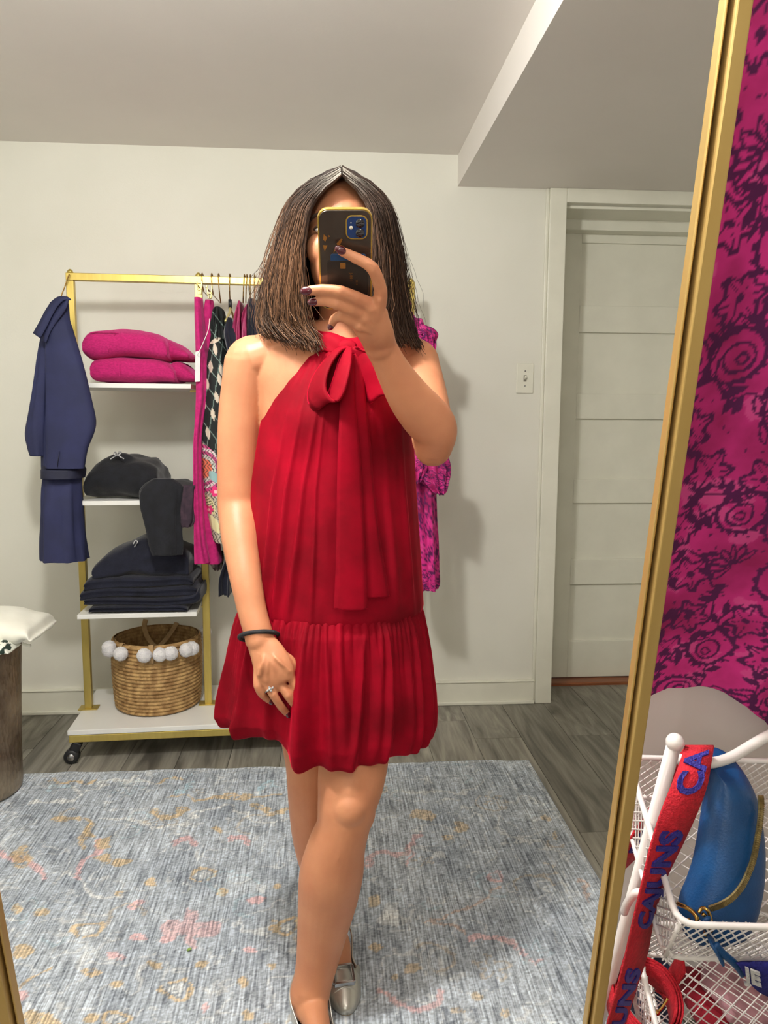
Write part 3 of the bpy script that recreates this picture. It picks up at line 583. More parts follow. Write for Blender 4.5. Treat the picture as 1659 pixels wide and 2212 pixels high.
for c, r in (((580, 520), (40, 25)), ((590, 610), (50, 24)), ((690, 622), (40, 22)), ((500, 450), (30, 50)), ((250, 910), (42, 26)), ((675, 795), (30, 20)), ((140, 1130), (55, 32)), ((500, 1250), (45, 24)), ((650, 1310), (38, 26)), ((860, 740), (28, 20)), ((1250, 800), (32, 20)), ((1560, 770), (32, 18)), ((1530, 1220), (32, 24)), ((1350, 1290), (34, 26)), ((880, 1200), (34, 26)), ((100, 890), (28, 26)), ((1150, 1200), (34, 22)), ((510, 1500), (50, 24)), ((225, 1510), (115, 40)), ((1400, 1480), (50, 34)), ((120, 600), (40, 60)), ((1190, 452), (34, 14))):
    cx, cy = za([c])[0]; dab(((jx-cx)/(r[0]/2.592))**2 + ((jy-cy)/(r[1]/2.592))**2 < 1, GOLD)
for c, r in (((760, 870), (40, 18)), ((1450, 850), (48, 20)), ((650, 1160), (44, 18)), ((1430, 1130), (44, 18)), ((120, 1380), (40, 40)), ((1150, 1450), (20, 28)), ((780, 1060), (40, 16)), ((940, 1050), (40, 16))):
    cx, cy = za([c])[0]; dab(((jx-cx)/(r[0]/2.592))**2 + ((jy-cy)/(r[1]/2.592))**2 < 1, PINK)
for c, r in (((1145, 700), (84, 42)), ((500, 1010), (94, 46)), ((990, 1345), (98, 62)), ((1600, 985), (80, 52)), ((650, 1500), (80, 40))):
    cx, cy = za([c])[0]; q = np.sqrt(((jx-cx)/(r[0]/2.592))**2 + ((jy-cy)/(r[1]/2.592))**2); dab((q < 1) & (q > 0.68), GOLD); dab((q < 0.5), PALE, 0.6); dab((q > 0.5) & (q < 0.66), DARK, 0.45); dab((q > 1.1) & (q < 1.22), DARK, 0.35)
cx, cy = za([(1065, 1000)])[0]; an = np.arctan2(jy-cy, jx-cx); q = np.hypot((jx-cx)/60, (jy-cy)/36); dab(q < 0.75 + 0.3*np.cos(an*4), PINK, 0.6)
for P in ([(200, 640), (280, 580), (400, 570), (450, 500), (510, 480)], [(440, 560), (440, 640)], [(740, 1020), (900, 1010), (1010, 1080), (1100, 1130)], [(280, 1290), (380, 1350), (480, 1380), (580, 1340), (580, 1280)], [(840, 680), (870, 665), (915, 690), (880, 710), (845, 690)]): line(zb(P), 6 if P[0][0] in (280, 740, 200) else 3, PINK*0.95, 0.65)
for P in ([(540, 920), (700, 860), (800, 820), (890, 740)], [(540, 930), (640, 950), (710, 990)], [(1300, 690), (1360, 760), (1380, 820)]): line(zb(P), 3, c3(190, 162, 144), 0.6)
for P in ([(890, 400), (910, 460), (980, 500), (1070, 490), (1120, 460)], [(1000, 505), (1180, 550), (1250, 610)], [(700, 350), (780, 350), (810, 400)], [(850, 260), (880, 300), (960, 320), (1060, 280)], [(330, 265), (600, 262), (760, 258), (830, 200)]): line(zb(P), 3, PALE*0.95, 0.55)
for c, r in (((350, 920), (80, 36)), ((350, 870), (60, 40)), ((590, 590), (40, 20))):
    cx, cy = zb([c])[0]; dab(((jx-cx)/(r[0]/2.37))**2 + ((jy-cy)/(r[1]/2.37))**2 < 1, PALE, 0.5)
for c, r in (((250, 810), (40, 30)), ((640, 500), (30, 16)), ((690, 440), (45, 20)), ((1140, 400), (20, 20)), ((1190, 490), (16, 18)), ((450, 1170), (40, 24)), ((360, 1220), (30, 18)), ((800, 1320), (30, 24)), ((270, 1060), (40, 22)), ((500, 380), (60, 24)), ((930, 1390), (34, 20)), ((670, 1390), (34, 22))):
    cx, cy = zb([c])[0]; dab(((jx-cx)/(r[0]/2.37))**2 + ((jy-cy)/(r[1]/2.37))**2 < 1, GOLD, 0.6)
rg0 = np.random.default_rng(4)
for k in range(150):
    cx, cy, r_ = rg0.uniform(RX0, RX1), rg0.uniform(RY0, RY1), rg0.uniform(0.02, 0.055); a0 = rg0.uniform(0, 6.28); cl = (PALE, DARK, BLUE, GOLD*0.9, DARK)[k % 5]
    dx_, dy_ = V[:, 0] + (n4-0.5)*0.03 - cx, V[:, 1] + (n5-0.5)*0.03 - cy; q = np.hypot(dx_, dy_); an = np.arctan2(dy_, dx_); near = q < r_*1.5
    if k % 3: dab(near & (np.abs(q - r_) < 0.0045) & (np.cos(an - a0) > -0.3), cl, 0.38)
    else: dab(near & (np.abs(q - r_*(0.6 + 0.3*np.cos(5*an + a0))) < 0.005), cl, 0.38)
for off, c, a in ((0.006, PALE, 0.35), (0.10, PALE, 0.3), (0.115, DARK, 0.3)):
    dab(np.abs(ex - off) < 0.004, c, a)
def rug_mat():
    m, t, b = nt('woven_rug'); a = N(t, 'ShaderNodeVertexColor', layer_name='print')
    tc = N(t, 'ShaderNodeTexCoord'); mp = N(t, 'ShaderNodeMapping'); mp.inputs['Scale'].default_value = (210, 9, 1); L(t, tc.outputs['Object'], mp.inputs[0])
    n = N(t, 'ShaderNodeTexNoise', Scale=1.0, Detail=2.0); L(t, mp.outputs[0], n.inputs['Vector'])
    mp2 = N(t, 'ShaderNodeMapping'); mp2.inputs['Scale'].default_value = (90, 160, 1); L(t, tc.outputs['Object'], mp2.inputs[0])
    nb = N(t, 'ShaderNodeTexNoise', Scale=1.0, Detail=2.0); L(t, mp2.outputs[0], nb.inputs['Vector'])
    ad = N(t, 'ShaderNodeMath', operation='MULTIPLY_ADD'); ad.inputs[1].default_value = 0.45; L(t, nb.outputs[0], ad.inputs[0]); L(t, n.outputs[0], ad.inputs[2])
    r = N(t, 'ShaderNodeValToRGB'); e = r.color_ramp.elements; e[0].position = 0.52; e[0].color = (0.50, 0.51, 0.54, 1); e[1].position = 0.92; e[1].color = (1.7, 1.7, 1.7, 1); L(t, ad.outputs[0], r.inputs[0])
    mx = N(t, 'ShaderNodeMix', data_type='RGBA', blend_type='MULTIPLY'); mx.inputs[0].default_value = 1.0; L(t, a.outputs[0], mx.inputs[6]); L(t, r.outputs[0], mx.inputs[7]); L(t, mx.outputs[2], b.inputs['Base Color'])
    b.inputs['Roughness'].default_value = 0.95; b.inputs['Specular IOR Level'].default_value = 0.15
    bp = N(t, 'ShaderNodeBump', Strength=0.35, Distance=0.003); L(t, ad.outputs[0], bp.inputs['Height']); L(t, bp.outputs[0], b.inputs['Normal'])
    return m
rug = thing('area_rug', 'faded grey blue oriental rug with gold and pink motifs', 'rug', (0, 0, 0))
mk('pile', V, gridF(nx, ny), rug_mat(), rug, colors=base)
b = MB(); b.box(RX0 - 0.003, RX1 + 0.003, RY0 - 0.003, RY1 + 0.001, 0.0005, 0.0055); b.build('backing', mat('rug_binding', S(150, 152, 154), 0.95, c2=S(126, 128, 132), scale=90), rug, smooth=False)
b = MB(); V, F = ball((0, 0, 0.012), (0.006, 0.004, 0.003), 10, 6); V[:, 2] += V[:, 0]*0.4
lf = tag(b.add(V, F).build('leaf_scrap', mat('green_leaf', S(150, 180, 90), 0.6, c2=S(120, 150, 70), scale=80)), 'tiny green leaf scrap lying on the rug', 'leaf'); q = atZ(409, 2061, 0.0); lf.location = (q[0], q[1], 0.0)

# ================================================================== hammered metal bin with linen
M_ham, t_, b_ = nt('hammered_pewter')
b_.inputs['Metallic'].default_value = 0.75; b_.inputs['Roughness'].default_value = 0.42
tc = N(t_, 'ShaderNodeTexCoord'); mp = N(t_, 'ShaderNodeMapping'); mp.inputs['Scale'].default_value = (1.3, 1.3, 0.7); L(t_, tc.outputs['Object'], mp.inputs[0])
vo = N(t_, 'ShaderNodeTexVoronoi', Scale=60.0); L(t_, mp.outputs[0], vo.inputs['Vector'])
no = N(t_, 'ShaderNodeTexNoise', Scale=9.0, Detail=4.0); L(t_, tc.outputs['Object'], no.inputs['Vector'])
rp = N(t_, 'ShaderNodeValToRGB'); rp.color_ramp.elements[0].color = S(108, 90, 74); rp.color_ramp.elements[0].position = 0.35; rp.color_ramp.elements[1].color = S(168, 152, 130); rp.color_ramp.elements[1].position = 0.68
L(t_, no.outputs[0], rp.inputs[0]); L(t_, rp.outputs[0], b_.inputs['Base Color'])
bp = N(t_, 'ShaderNodeBump', Strength=0.5, Distance=0.006); L(t_, vo.outputs[0], bp.inputs['Height']); L(t_, bp.outputs[0], b_.inputs['Normal'])
HB = np.array([-1.165, 2.46, 0.008]); hz = 0.492
hb = thing('laundry_bin', 'hammered pewter metal bin holding white linen beside the rug', 'bin', HB)
ra = np.linspace(0, 2*math.pi, 72, endpoint=False); rings = []
for z, r in ((0, 0.150), (0.004, 0.158), (0.02, 0.160), (0.12, 0.1615), (0.25, 0.166), (0.38, 0.172), (0.47, 0.177), (hz, 0.178), (hz, 0.174), (0.40, 0.170), (0.02, 0.150)): rings.append(np.stack([r*np.cos(ra), r*np.sin(ra), np.full(72, z)], 1))
V, F = loft(rings); F += [tuple(range(72)), tuple(range(len(V)-1, len(V)-73, -1))]; mk('drum', V, F, M_ham, hb)
b = MB(); b.tube([(0.176*math.cos(a), 0.176*math.sin(a), hz) for a in ra], 0.004, 8, closed=True); b.build('rolled_rim', M_ham, hb)
M_linen = mat('white_linen', S(240, 240, 228), 0.9, c2=S(232, 231, 218), scale=10, bump=0.25, bscale=40)
ln = thing('white_towel', 'crumpled white towel spilling over the edge of the hammered bin', 'towel', HB + (0, 0, hz))
part(heap('towel_body', [(-120, 1350, 1410), (-60, 1340, 1408), (0, 1347, 1402), (25, 1352, 1400), (45, 1356, 1392), (57, 1362, 1392), (63, 1378, 1392), (70, 1381, 1388)], 2.33, 0.24, M_linen, e=0.75, noise=0.014, freq=10), ln)
b = MB(); b.tube(smoothpath([atY(x, y, 2.38) for x, y in ((48, 1390), (56, 1393), (62, 1395), (66, 1394))], 4), 0.0045, 8); part(b.build('towel_corner', M_linen), ln)
def paint_speck(V, Y0):
    X, Y = unpx(V); C = np.tile(c3(234, 236, 224), (len(V), 1)); a = vnoise(X*0.14, Y*0.14, 3.0, 2); C[a > 0.66] = c3(30, 50, 40); return C
sp = thing('speckled_cloth', 'white cloth with small black sprigs tucked in the hammered bin', 'cloth', HB + (0, 0, hz - 0.05))
o = heap('cloth_body', [(-60, 1396, 1425), (-30, 1394, 1424), (0, 1393, 1420), (9, 1398, 1418), (15, 1408, 1416), (17, 1411, 1414)], 2.285, 0.10, M_print, e=0.8, noise=0.005, n=60, k=14)
me = o.data; vv = np.array([v.co for v in me.vertices]); a_ = me.color_attributes.new('print', 'FLOAT_COLOR', 'POINT'); cc = np.ones((len(vv), 4), np.float32); cc[:, :3] = paint_speck(vv, 0); a_.data.foreach_set('color', cc.ravel()); part(o, sp)

# ================================================================== the mirror's gilt frame
def edge(x0, y0, x1, y1, lo, hi):
    a, b_ = mir(x0, y0), mir(x1, y1); d = (b_-a)/(b_[2]-a[2]); return a + d*(lo - a[2]), a + d*(hi - a[2])
ZTOP = 1.60
fr = thing('mirror_frame', 'slim gold metal frame of a leaning full-length mirror', 'mirror', (0, edge(1592, 0, 1281, 2212, 0.012, ZTOP)[0][1], 0))
M_fr = mat('satin_gold_frame', S(210, 178, 112), 0.38, 0.65, c2=S(202, 168, 102), scale=30, stretch=(1, 1, 0.1))
M_groove = mat('frame_groove', S(92, 66, 36), 0.6, 0.4, c2=S(74, 52, 28), scale=40)
rl, rh = edge(1597.5, 0, 1283.5, 2212, 0.012, ZTOP); ll, lh = edge(0, 2094, 23, 2212, 0.012, ZTOP)
sx = (rl - ll)/np.linalg.norm(rl - ll)
def bar4(name, a, b_, w, dp, off, m):
    t = (b_-a)/np.linalg.norm(b_-a); n_ = MN; x_ = np.cross(t, n_); x_ /= np.linalg.norm(x_); V = [p + x_*i*w/2 + n_*(j*dp/2 + off) for p in (a, b_) for j in (-1, 1) for i in (-1, 1)]
    o = mk(name, V, [(0, 2, 3, 1), (4, 5, 7, 6), (0, 1, 5, 4), (2, 6, 7, 3), (0, 4, 6, 2), (1, 3, 7, 5)], m, smooth=False, bevel=0.0012); part(o, fr); return o
for nm, a, b_, inn in (('side_bar', rl, rh, -1), ('side_bar', ll, lh, 1), ('top_bar', lh, rh, 0), ('bottom_bar', ll, rl, 0)):
    if inn: c_ = sx*inn
    else: c_ = (ll - lh)/np.linalg.norm(ll-lh)*(1 if nm == 'top_bar' else -1)
    o = bar4(nm, a, b_, 0.0108, 0.020, 0.0, M_fr)
    bar4('inner_lip', a + c_*0.0082, b_ + c_*0.0088, 0.0024, 0.012, 0.004, M_fr); bar4('groove', a + c_*0.0064, b_ + c_*0.0064, 0.0040, 0.006, 0.009, M_groove)

# ================================================================== beside the mirror
M_wall2 = mat('side_wall_paint', S(240, 229, 226), 0.6, c2=S(236, 225, 222), scale=3, bump=0.05, bscale=120)
WF = 0.728
FXM = lambda y, k=0.5: np.interp(y, [-400, 0, 2212, 2600], [1597.5 + 56.8 + k*30, 1597.5 + k*30, 1283.5 + k*18, 1283.5 - 54 + k*18])   # the frame's outer side
_l = [rat(FXM(y), y, WF) for y in (-150, 0, 600, 1200, 1700, 2200, 2500)]; _w = [(p[0], p[2]) for p in _l] + [(1.0, _l[-1][2]), (1.0, _l[0][2])]; n_ = len(_w)
o = struct(mk('wall_mirror_side', [(x, WF, u) for x, u in _w] + [(x + 0.0, WF + 0.05, u) for x, u in _w], [tuple(range(n_)), tuple(range(2*n_-1, n_-1, -1))] + [(i, n_+i, n_+(i+1) % n_, (i+1) % n_) for i in range(n_)], M_wall2, smooth=False)); o.matrix_world = RM
def rthing(name, label, cat, base, group=None): return thing(name, label, cat, group=group, mw=RM @ Matrix.Translation(Vector(base)))
class RB(MB):
    """shapes in metres beside the mirror (right, ahead, up), built under a thing"""
    def put(s, name, m, th, base, **kw): return mk(name, np.concatenate(s.V) - np.asarray(base, float), s.F, m, th, **kw)
# ---- the batik dress
def batik(x, u, sc, seed):
    rg = np.random.default_rng(seed); n_ = vnoise(x*30/sc+3, u*30/sc, 1.0, 4); n_2 = vnoise(x*9/sc, u*9/sc, 4.0, 3)
    A, B_, D_, P_ = c3(158, 20, 92), c3(214, 44, 138), c3(84, 14, 76), c3(226, 92, 160)
    t = np.clip((n_*0.6 + n_2*0.7 - 0.42)*2.6, 0, 1)[:, None]; C = A*(1-t) + B_*t; k = n_ > 0.66; C[k] = C[k]*0.5 + P_*0.5
    x0, x1, u0, u1 = x.min(), x.max(), u.min(), u.max(); cell = 0.064*sc
    wx = x + (vnoise(x*60/sc, u*60/sc, 8.0, 2)-0.5)*0.007*sc; wu = u + (vnoise(x*60/sc+20, u*60/sc, 8.0, 2)-0.5)*0.007*sc
    lw = 0.0023*sc
    def dark(m): C[m] = D_*(0.9 + 0.35*n_[m])[:, None]
    i = 0
    for iu in range(int((u1-u0)/cell) + 2):
        for ix in range(int((x1-x0)/cell) + 2):
            cx = x0 + (ix + 0.5*(iu % 2) + rg.uniform(-0.16, 0.16))*cell; cu = u0 + (iu + rg.uniform(-0.16, 0.16))*cell; ty = rg.integers(0, 4); an0 = rg.uniform(0, 6.28); i += 1
            near = (np.abs(wx-cx) < cell*1.0) & (np.abs(wu-cu) < cell*1.0); idx = np.where(near)[0]
            if not len(idx): continue
            X_, U_ = wx[idx]-cx, wu[idx]-cu; q = np.hypot(X_, U_); an = np.arctan2(U_, X_) - an0; m = np.zeros(len(idx), bool)
            if ty in (0, 1):
                r = 0.021*sc*(1 + 0.20*np.cos(an*6)); m |= np.abs(q - r) < lw*1.15; m |= (q < 0.0045*sc); m |= (np.abs(np.sin(an*3)) < 0.16) & (q < r*0.9) & (q > 0.006*sc)
            elif ty == 2:
                r = 0.027*sc*(1 + 0.35*np.cos(an)); m |= np.abs(q - r) < lw; m |= (q > r) & (q < r + 0.0055*sc) & (np.sin(an*16) > 0.1); r2 = r*0.55; m |= np.abs(q - r2) < lw*0.8; m |= (np.abs(q - r*0.2) < lw*0.7)
            else:
                for kk in range(7):
                    aa_ = an0 + kk*0.52 - 1.5; c_ = (cx + math.cos(aa_)*0.017*sc, cu + math.sin(aa_)*0.017*sc); lm = leafm(wx[idx], wu[idx], c_, 0.015*sc, 0.0062*sc, aa_); li = leafm(wx[idx], wu[idx], c_, 0.011*sc, 0.0030*sc, aa_); m |= lm & ~li
            e1 = (cx + math.cos(an0+2)*cell*0.55, cu + math.sin(an0+2)*cell*0.55); md = (cx + math.cos(an0+1.3)*cell*0.42, cu + math.sin(an0+1.3)*cell*0.42); st = (cx + math.cos(an0+0.6)*0.024*sc, cu + math.sin(an0+0.6)*0.024*sc)
            sp_ = smoothpath([st, md, e1, (e1[0] + math.cos(an0+3.4)*cell*0.30, e1[1] + math.sin(an0+3.4)*cell*0.30)], 4)
            m |= (poly_d(wx[idx], wu[idx], sp_) < lw*0.62)
            for kk in (5, 8, 11):
                aa_ = an0 + kk*1.3; c_ = (sp_[kk][0] + math.cos(aa_)*0.011*sc, sp_[kk][1] + math.sin(aa_)*0.011*sc); m |= leafm(wx[idx], wu[idx], c_, 0.0105*sc, 0.0048*sc, aa_)
            for kk in range(4):
                aa_ = rg.uniform(0, 6.28); rr_ = rg.uniform(0.03, 0.045)*sc; m |= np.hypot(X_-math.cos(aa_)*rr_, U_-math.sin(aa_)*rr_) < 0.0017*sc
            dark(idx[m])
    return C
for nm, st, Yd, dp, e_, fo_, am_, sd in PEND: part(hang(nm, st, Yd, dp, M_print, e=e_, n=110, k=18, folds=fo_, amp=am_, seed=sd, paint=paint_small, hem=0.004), rd)
base = np.array([0.5, 0.655, 0.78]); bd_ = rthing('batik_dress', 'magenta batik dress with dark plum flowers hanging beside the gold mirror frame', 'dress', base)
hx = np.array([rat(x, y, 0.692) for x, y in ((1380, 1516), (1400, 1506), (1440, 1490), (1510, 1490), (1560, 1499), (1600, 1515), (1640, 1550), (1662, 1585), (1720, 1640))])
nx_, nu_ = 210, 400; ls = np.array([rat(FXM(y, 0.3), y, 0.692) for y in (-400, 0, 500, 1000, 1520, 1700)])[::-1]; V = np.zeros((nx_, nu_, 3))
for i in range(nx_):
    q_ = i/(nx_-1); xlh = np.interp(0.80, ls[:, 2], ls[:, 0]); x_ = xlh + (0.70-xlh)*q_; h_ = np.interp(x_, hx[:, 0], hx[:, 2]); us = np.linspace(h_, 1.72, nu_); f_ = (us-h_)/(1.72-h_); xl_ = np.interp(us, ls[:, 2], ls[:, 0]); xx = xl_ + (0.70-xl_)*q_
    fold = 0.007*np.sin(xx*34 + us*1.0) + 0.0035*np.sin(xx*71 + 1 + us*2); V[i] = np.stack([xx, 0.692 + fold*(1-f_*0.35), us], 1)
VV = V.reshape(-1, 3); M_bat = matcol('batik_cotton', 0.85, 0.25, 90)
mk('dress_front', VV - base, gridF(nx_, nu_, flip=True), M_bat, bd_, colors=batik(VV[:, 0], VV[:, 2], 1.0, 11))
V2 = V[::6, ::10].copy(); V2[:, :, 1] = 0.712 + (V2[:, :, 1]-0.692)*0.3; a_, b2 = V2.shape[:2]; VV = V2.reshape(-1, 3); mk('dress_back', VV - base, gridF(a_, b2), M_bat, bd_, colors=np.tile(c3(130, 16, 84), (len(VV), 1)))
ht = MB(); ht.tube(smoothpath([np.array(p) - base for p in ((0.46, 0.702, 1.70), (0.46, 0.700, 1.80), (0.475, 0.700, 1.845), (0.495, 0.705, 1.83), (0.495, 0.726, 1.81))], 5), 0.0022, 8)
hh = rthing('clothes_hanger', 'gold wire hanger holding the batik dress on the wall', 'hanger', base); ht.build('hook', M_wire, hh)
ht = MB(); ht.tube(smoothpath([np.array(p) - base for p in ((0.28, 0.702, 1.66), (0.38, 0.702, 1.70), (0.46, 0.702, 1.715), (0.54, 0.702, 1.70), (0.64, 0.702, 1.66))], 5), 0.003, 8); ht.build('shoulder_bar', M_wire, hh)

# ---- white wire basket stand
M_ww = mat('white_coated_wire', S(236, 230, 228), 0.35, c2=S(230, 223, 221), scale=40, coat=0.3)
BX0, BX1, BF0, BF1 = 0.308, 0.62, 0.418, 0.625
sb = np.array([0.46, 0.52, 0.0]); st_ = rthing('basket_stand', 'white wire basket stand with tiered mesh baskets beside the mirror', 'stand', sb)
def pole(name, P, r, k=5): RB().tube(smoothpath(P, k) if len(P) > 2 else P, r, 14).put(name, M_ww, st_, sb)
pk = rat(1456, 1608, 0.555); pl = rat(1300, 2185, 0.485); dirp = (pl-pk)/(pl[2]-pk[2])
def onp(u): return pk + dirp*(u-pk[2])
pole('leg', [pk, onp(0.06)], 0.0078)
V, F = ball(pk + (0, 0, 0.004), 0.0098, 14, 10); RB().add(V, F).put('end_knob', M_ww, st_, sb)
dx = np.array([0.335, 0, 0]); pole('leg', [pk + dx, onp(0.06) + dx], 0.0078); V, F = ball(pk + dx + (0, 0, 0.004), 0.0098, 14, 10); RB().add(V, F).put('end_knob', M_ww, st_, sb)
pole('leg', [(0.395, 0.60, 0.55), (0.44, 0.66, 0.08)], 0.0070); pole('leg', [onp(0.55) + dx + (0, 0.03, 0), (BX1 + 0.02, 0.66, 0.08)], 0.0070)
pole('top_bar', [rat(1467, 1640, 0.556), rat(1530, 1648, 0.560), rat(1575, 1638, 0.572), rat(1620, 1612, 0.590), rat(1659, 1590, 0.60), rat(1720, 1566, 0.61)], 0.0062)
pole('hook_arm', [rat(1348, 1970, 0.494), rat(1356, 1950, 0.49), rat(1372, 1930, 0.487), rat(1388, 1931, 0.485), rat(1400, 1950, 0.47)], 0.0048)
def wire_basket(name_u, u1, u0, x0, x1, f0, f1, lab):
    RB().tube([(x0, f0, u1), (x1, f0, u1), (x1, f1, u1), (x0, f1, u1)][::1], 0.0036, 10, closed=True)
    def loop(u, r, nm, ins=0.0):
        P = []; rr = 0.018; a0, a1, b0, b1 = x0 + ins, x1 - ins, f0 + ins, f1 - ins
        for (cx, cy, s) in ((a1-rr, b1-rr, 0), (a0+rr, b1-rr, 1), (a0+rr, b0+rr, 2), (a1-rr, b0+rr, 3)):
            for k in range(5): a = math.pi/2*(s + k/4); P.append((cx + rr*math.cos(a), cy + rr*math.sin(a), u))
        RB().tube(P, r, 10, closed=True).put(nm, M_ww, st_, sb)
    loop(u1, 0.0036, 'basket_rim'); loop(u0, 0.0032, 'basket_base_wire', 0.004)
    def diamond(o_, ex_, ey_, nm, p=0.0118, q=0.0085):
        """expanded metal panel"""
        lx, ly = np.linalg.norm(ex_), np.linalg.norm(ey_); ux, uy = np.array(ex_)/lx, np.array(ey_)/ly; b = RB(); n_ = np.cross(ux, uy)
        s_ = q/p
        for sgn in (1, -1):
            k0 = -int(ly/(2*q)) - 2
            for k in range(k0, int(lx/p) + int(ly/(2*q)) + 3):
                a0 = k*p; pts = []
                # line x = a0 + sgn*y/s_/2 ... clipped to the panel
                y_lo, y_hi = 0.0, ly
                f = lambda y: a0 + sgn*(y - (0 if sgn > 0 else ly))/(2*s_)
                ys = np.linspace(0, ly, 60); ok = [(f(y), y) for y in ys if 0 <= f(y) <= lx]
                if len(ok) < 2: continue
                A, B_ = ok[0], ok[-1]; b.tube([np.array(o_) + ux*A[0] + uy*A[1] + n_*0.0004*sgn, np.array(o_) + ux*B_[0] + uy*B_[1] + n_*0.0004*sgn], 0.00095, 5, cap=False)
        o = b.put(nm, M_ww, st_, sb); o['kind'] = 'stuff'
    d = 0.004
    diamond((x0, f0 + d, u0), (x1-x0, 0, 0), (0, 0, u1-u0), 'front_mesh'); diamond((x0, f1 - d, u0), (x1-x0, 0, 0), (0, 0, u1-u0), 'back_mesh')
    diamond((x0 + d, f0, u0), (0, f1-f0, 0), (0, 0, u1-u0), 'side_mesh'); diamond((x1 - d, f0, u0), (0, f1-f0, 0), (0, 0, u1-u0), 'side_mesh')
    diamond((x0, f0, u0), (x1-x0, 0, 0), (0, f1-f0, 0), 'base_mesh', 0.024 if name_u != 'bottom' else 0.05, 0.0090 if name_u != 'bottom' else 0.02)
    for fx, fy in ((x0+0.004, f0+0.004), (x1-0.004, f0+0.004), (x0+0.004, f1-0.004), (x1-0.004, f1-0.004)): RB().tube([(fx, fy, u0), (fx, fy, u1)], 0.0028, 8).put('corner_wire', M_ww, st_, sb)
wire_basket('upper', 0.712, 0.638, BX0, BX1, BF0, BF1, '')
wire_basket('lower', 0.455, 0.380, 0.345, BX1, BF0 - 0.03, 0.555, '')
wire_basket('bottom', 0.215, 0.150, 0.43, BX1 + 0.05, 0.47, 0.705, '')

# ---- blue half-moon bag
M_blue = mat('blue_leather', S(6, 70, 124), 0.40, c2=S(4, 60, 110), scale=30, bump=0.14, bscale=420)
M_zip = mat('antique_zip', S(176, 158, 108), 0.35, 0.8, c2=S(140, 124, 84), scale=200)
M_brass = mat('polished_brass', S(222, 182, 110), 0.18, 1.0, c2=S(200, 160, 90), scale=20)
BST = np.array([(y, xl, xr, 0.562 - (y-1651)*0.000325) for y, xl, xr in ((1651, 1541, 1558), (1656, 1538, 1580), (1672, 1534, 1606), (1710, 1527, 1632), (1760, 1519, 1645), (1820, 1509, 1652), (1880, 1497, 1651), (1925, 1481, 1645), (1950, 1468, 1641), (1970, 1463, 1636), (1990, 1468, 1631), (2006, 1480, 1626), (2016, 1500, 1620))], float)
B2 = smoothpath(BST, 8); cu, su, an_ = supel(56, 0.86); rings = []
for i, (y, xl, xr, f_) in enumerate(B2):
    A, B_ = rat(xl, y, f_), rat(xr, y, f_); w_ = (B_-A)[0]/2; dd = 0.036*(0.35 + 0.65*math.sin(math.pi*min(1, (i+6)/len(B2)*1.0))**0.6)
    tilt = cu*w_*0.12; rings.append(np.stack([(A[0]+B_[0])/2 + cu*w_, f_ + su*dd + tilt, np.full(56, A[2]) + 0.0*cu], 1))
V, F = loft(rings, caps=True); bgb = np.array([0.40, 0.52, 0.645]); bg = rthing('half_moon_bag', 'blue leather half-moon sling bag in the upper wire basket', 'bag', bgb)
bag = mk('bag_body', V - bgb, F, M_blue, bg, sub=1); BV = V
def onbag(x, y, lift=0.003):
    P = (np.c_[BV, np.ones(len(BV))] @ np.array(RM).T)[:, :3]; X_, Y_ = unpx(P); dist = (P-CAM) @ _f; s_ = (X_-x)**2 + (Y_-y)**2; c_ = np.argsort(s_)[:14]; f_ = BV[c_[np.argmin(dist[c_])]][1]; return rat(x, y, f_ - lift)
zp_ = smoothpath([onbag(x, y) for x, y in ((1532, 1962), (1556, 1953), (1580, 1938), (1600, 1915), (1614, 1888), (1626, 1855), (1634, 1815), (1640, 1780), (1643, 1745), (1642, 1722))], 8)
b = RB(); b.tube(zp_, 0.0027, 8); b.put('zip', M_zip, bg, bgb)
b = RB()
for i in range(0, len(zp_)-1):
    t = zp_[i+1]-zp_[i]; t = t/np.linalg.norm(t); n_ = np.cross(t, (0.2, -0.8, 0.5)); n_ /= np.linalg.norm(n_)
    for s in (0.2, 0.7): b.bar(zp_[i] + t*s*0.004 - n_*0.0032 + (0, -0.0015, 0.001), zp_[i] + t*s*0.004 + n_*0.0032 + (0, -0.0015, 0.001), 0.0013, 0.0022)
o = b.put('zip_teeth', M_zip, bg, bgb, smooth=False); o['kind'] = 'stuff'
b = RB(); b.tube(smoothpath([onbag(x, y, 0.006) for x, y in ((1464, 1952), (1478, 1958), (1492, 1966), (1503, 1978), (1506, 1990), (1500, 1997), (1490, 1994), (1486, 1984))], 5), 0.0024, 8); b.put('ring', M_brass, bg, bgb)
b = RB(); b.tube(smoothpath([onbag(x, y, 0.008) for x, y in ((1509, 1972), (1516, 1962), (1526, 1964), (1533, 1976), (1536, 1990), (1532, 1992), (1526, 1982), (1518, 1974))], 5), 0.0020, 8); b.put('zip_slider', M_brass, bg, bgb)
def ribbon(P, wv, th=0.0022): b = RB(); b.tube(smoothpath(P, 6), [(wv, th)]*((len(P)-1)*6+1), 10, ref=(0, -0.8, 0.5)); return b
ribbon([onbag(1525, 1985, 0.012), rat(1530, 2010, 0.435), rat(1540, 2040, 0.408), rat(1552, 2062, 0.404), rat(1560, 2078, 0.402)], 0.0055).put('zip_pull', M_blue, bg, bgb)
ribbon([rat(1545, 2040, 0.406), rat(1562, 2060, 0.404), rat(1580, 2075, 0.403), rat(1595, 2090, 0.402), rat(1606, 2106, 0.402)], 0.004).put('zip_pull', M_blue, bg, bgb)
b = RB(); b.tube([rat(1522, 2002, 0.447), rat(1530, 2014, 0.432)], [(0.0065, 0.003)]*2, 10, ref=(0, -0.8, 0.5)); b.put('pull_clasp', M_brass, bg, bgb)

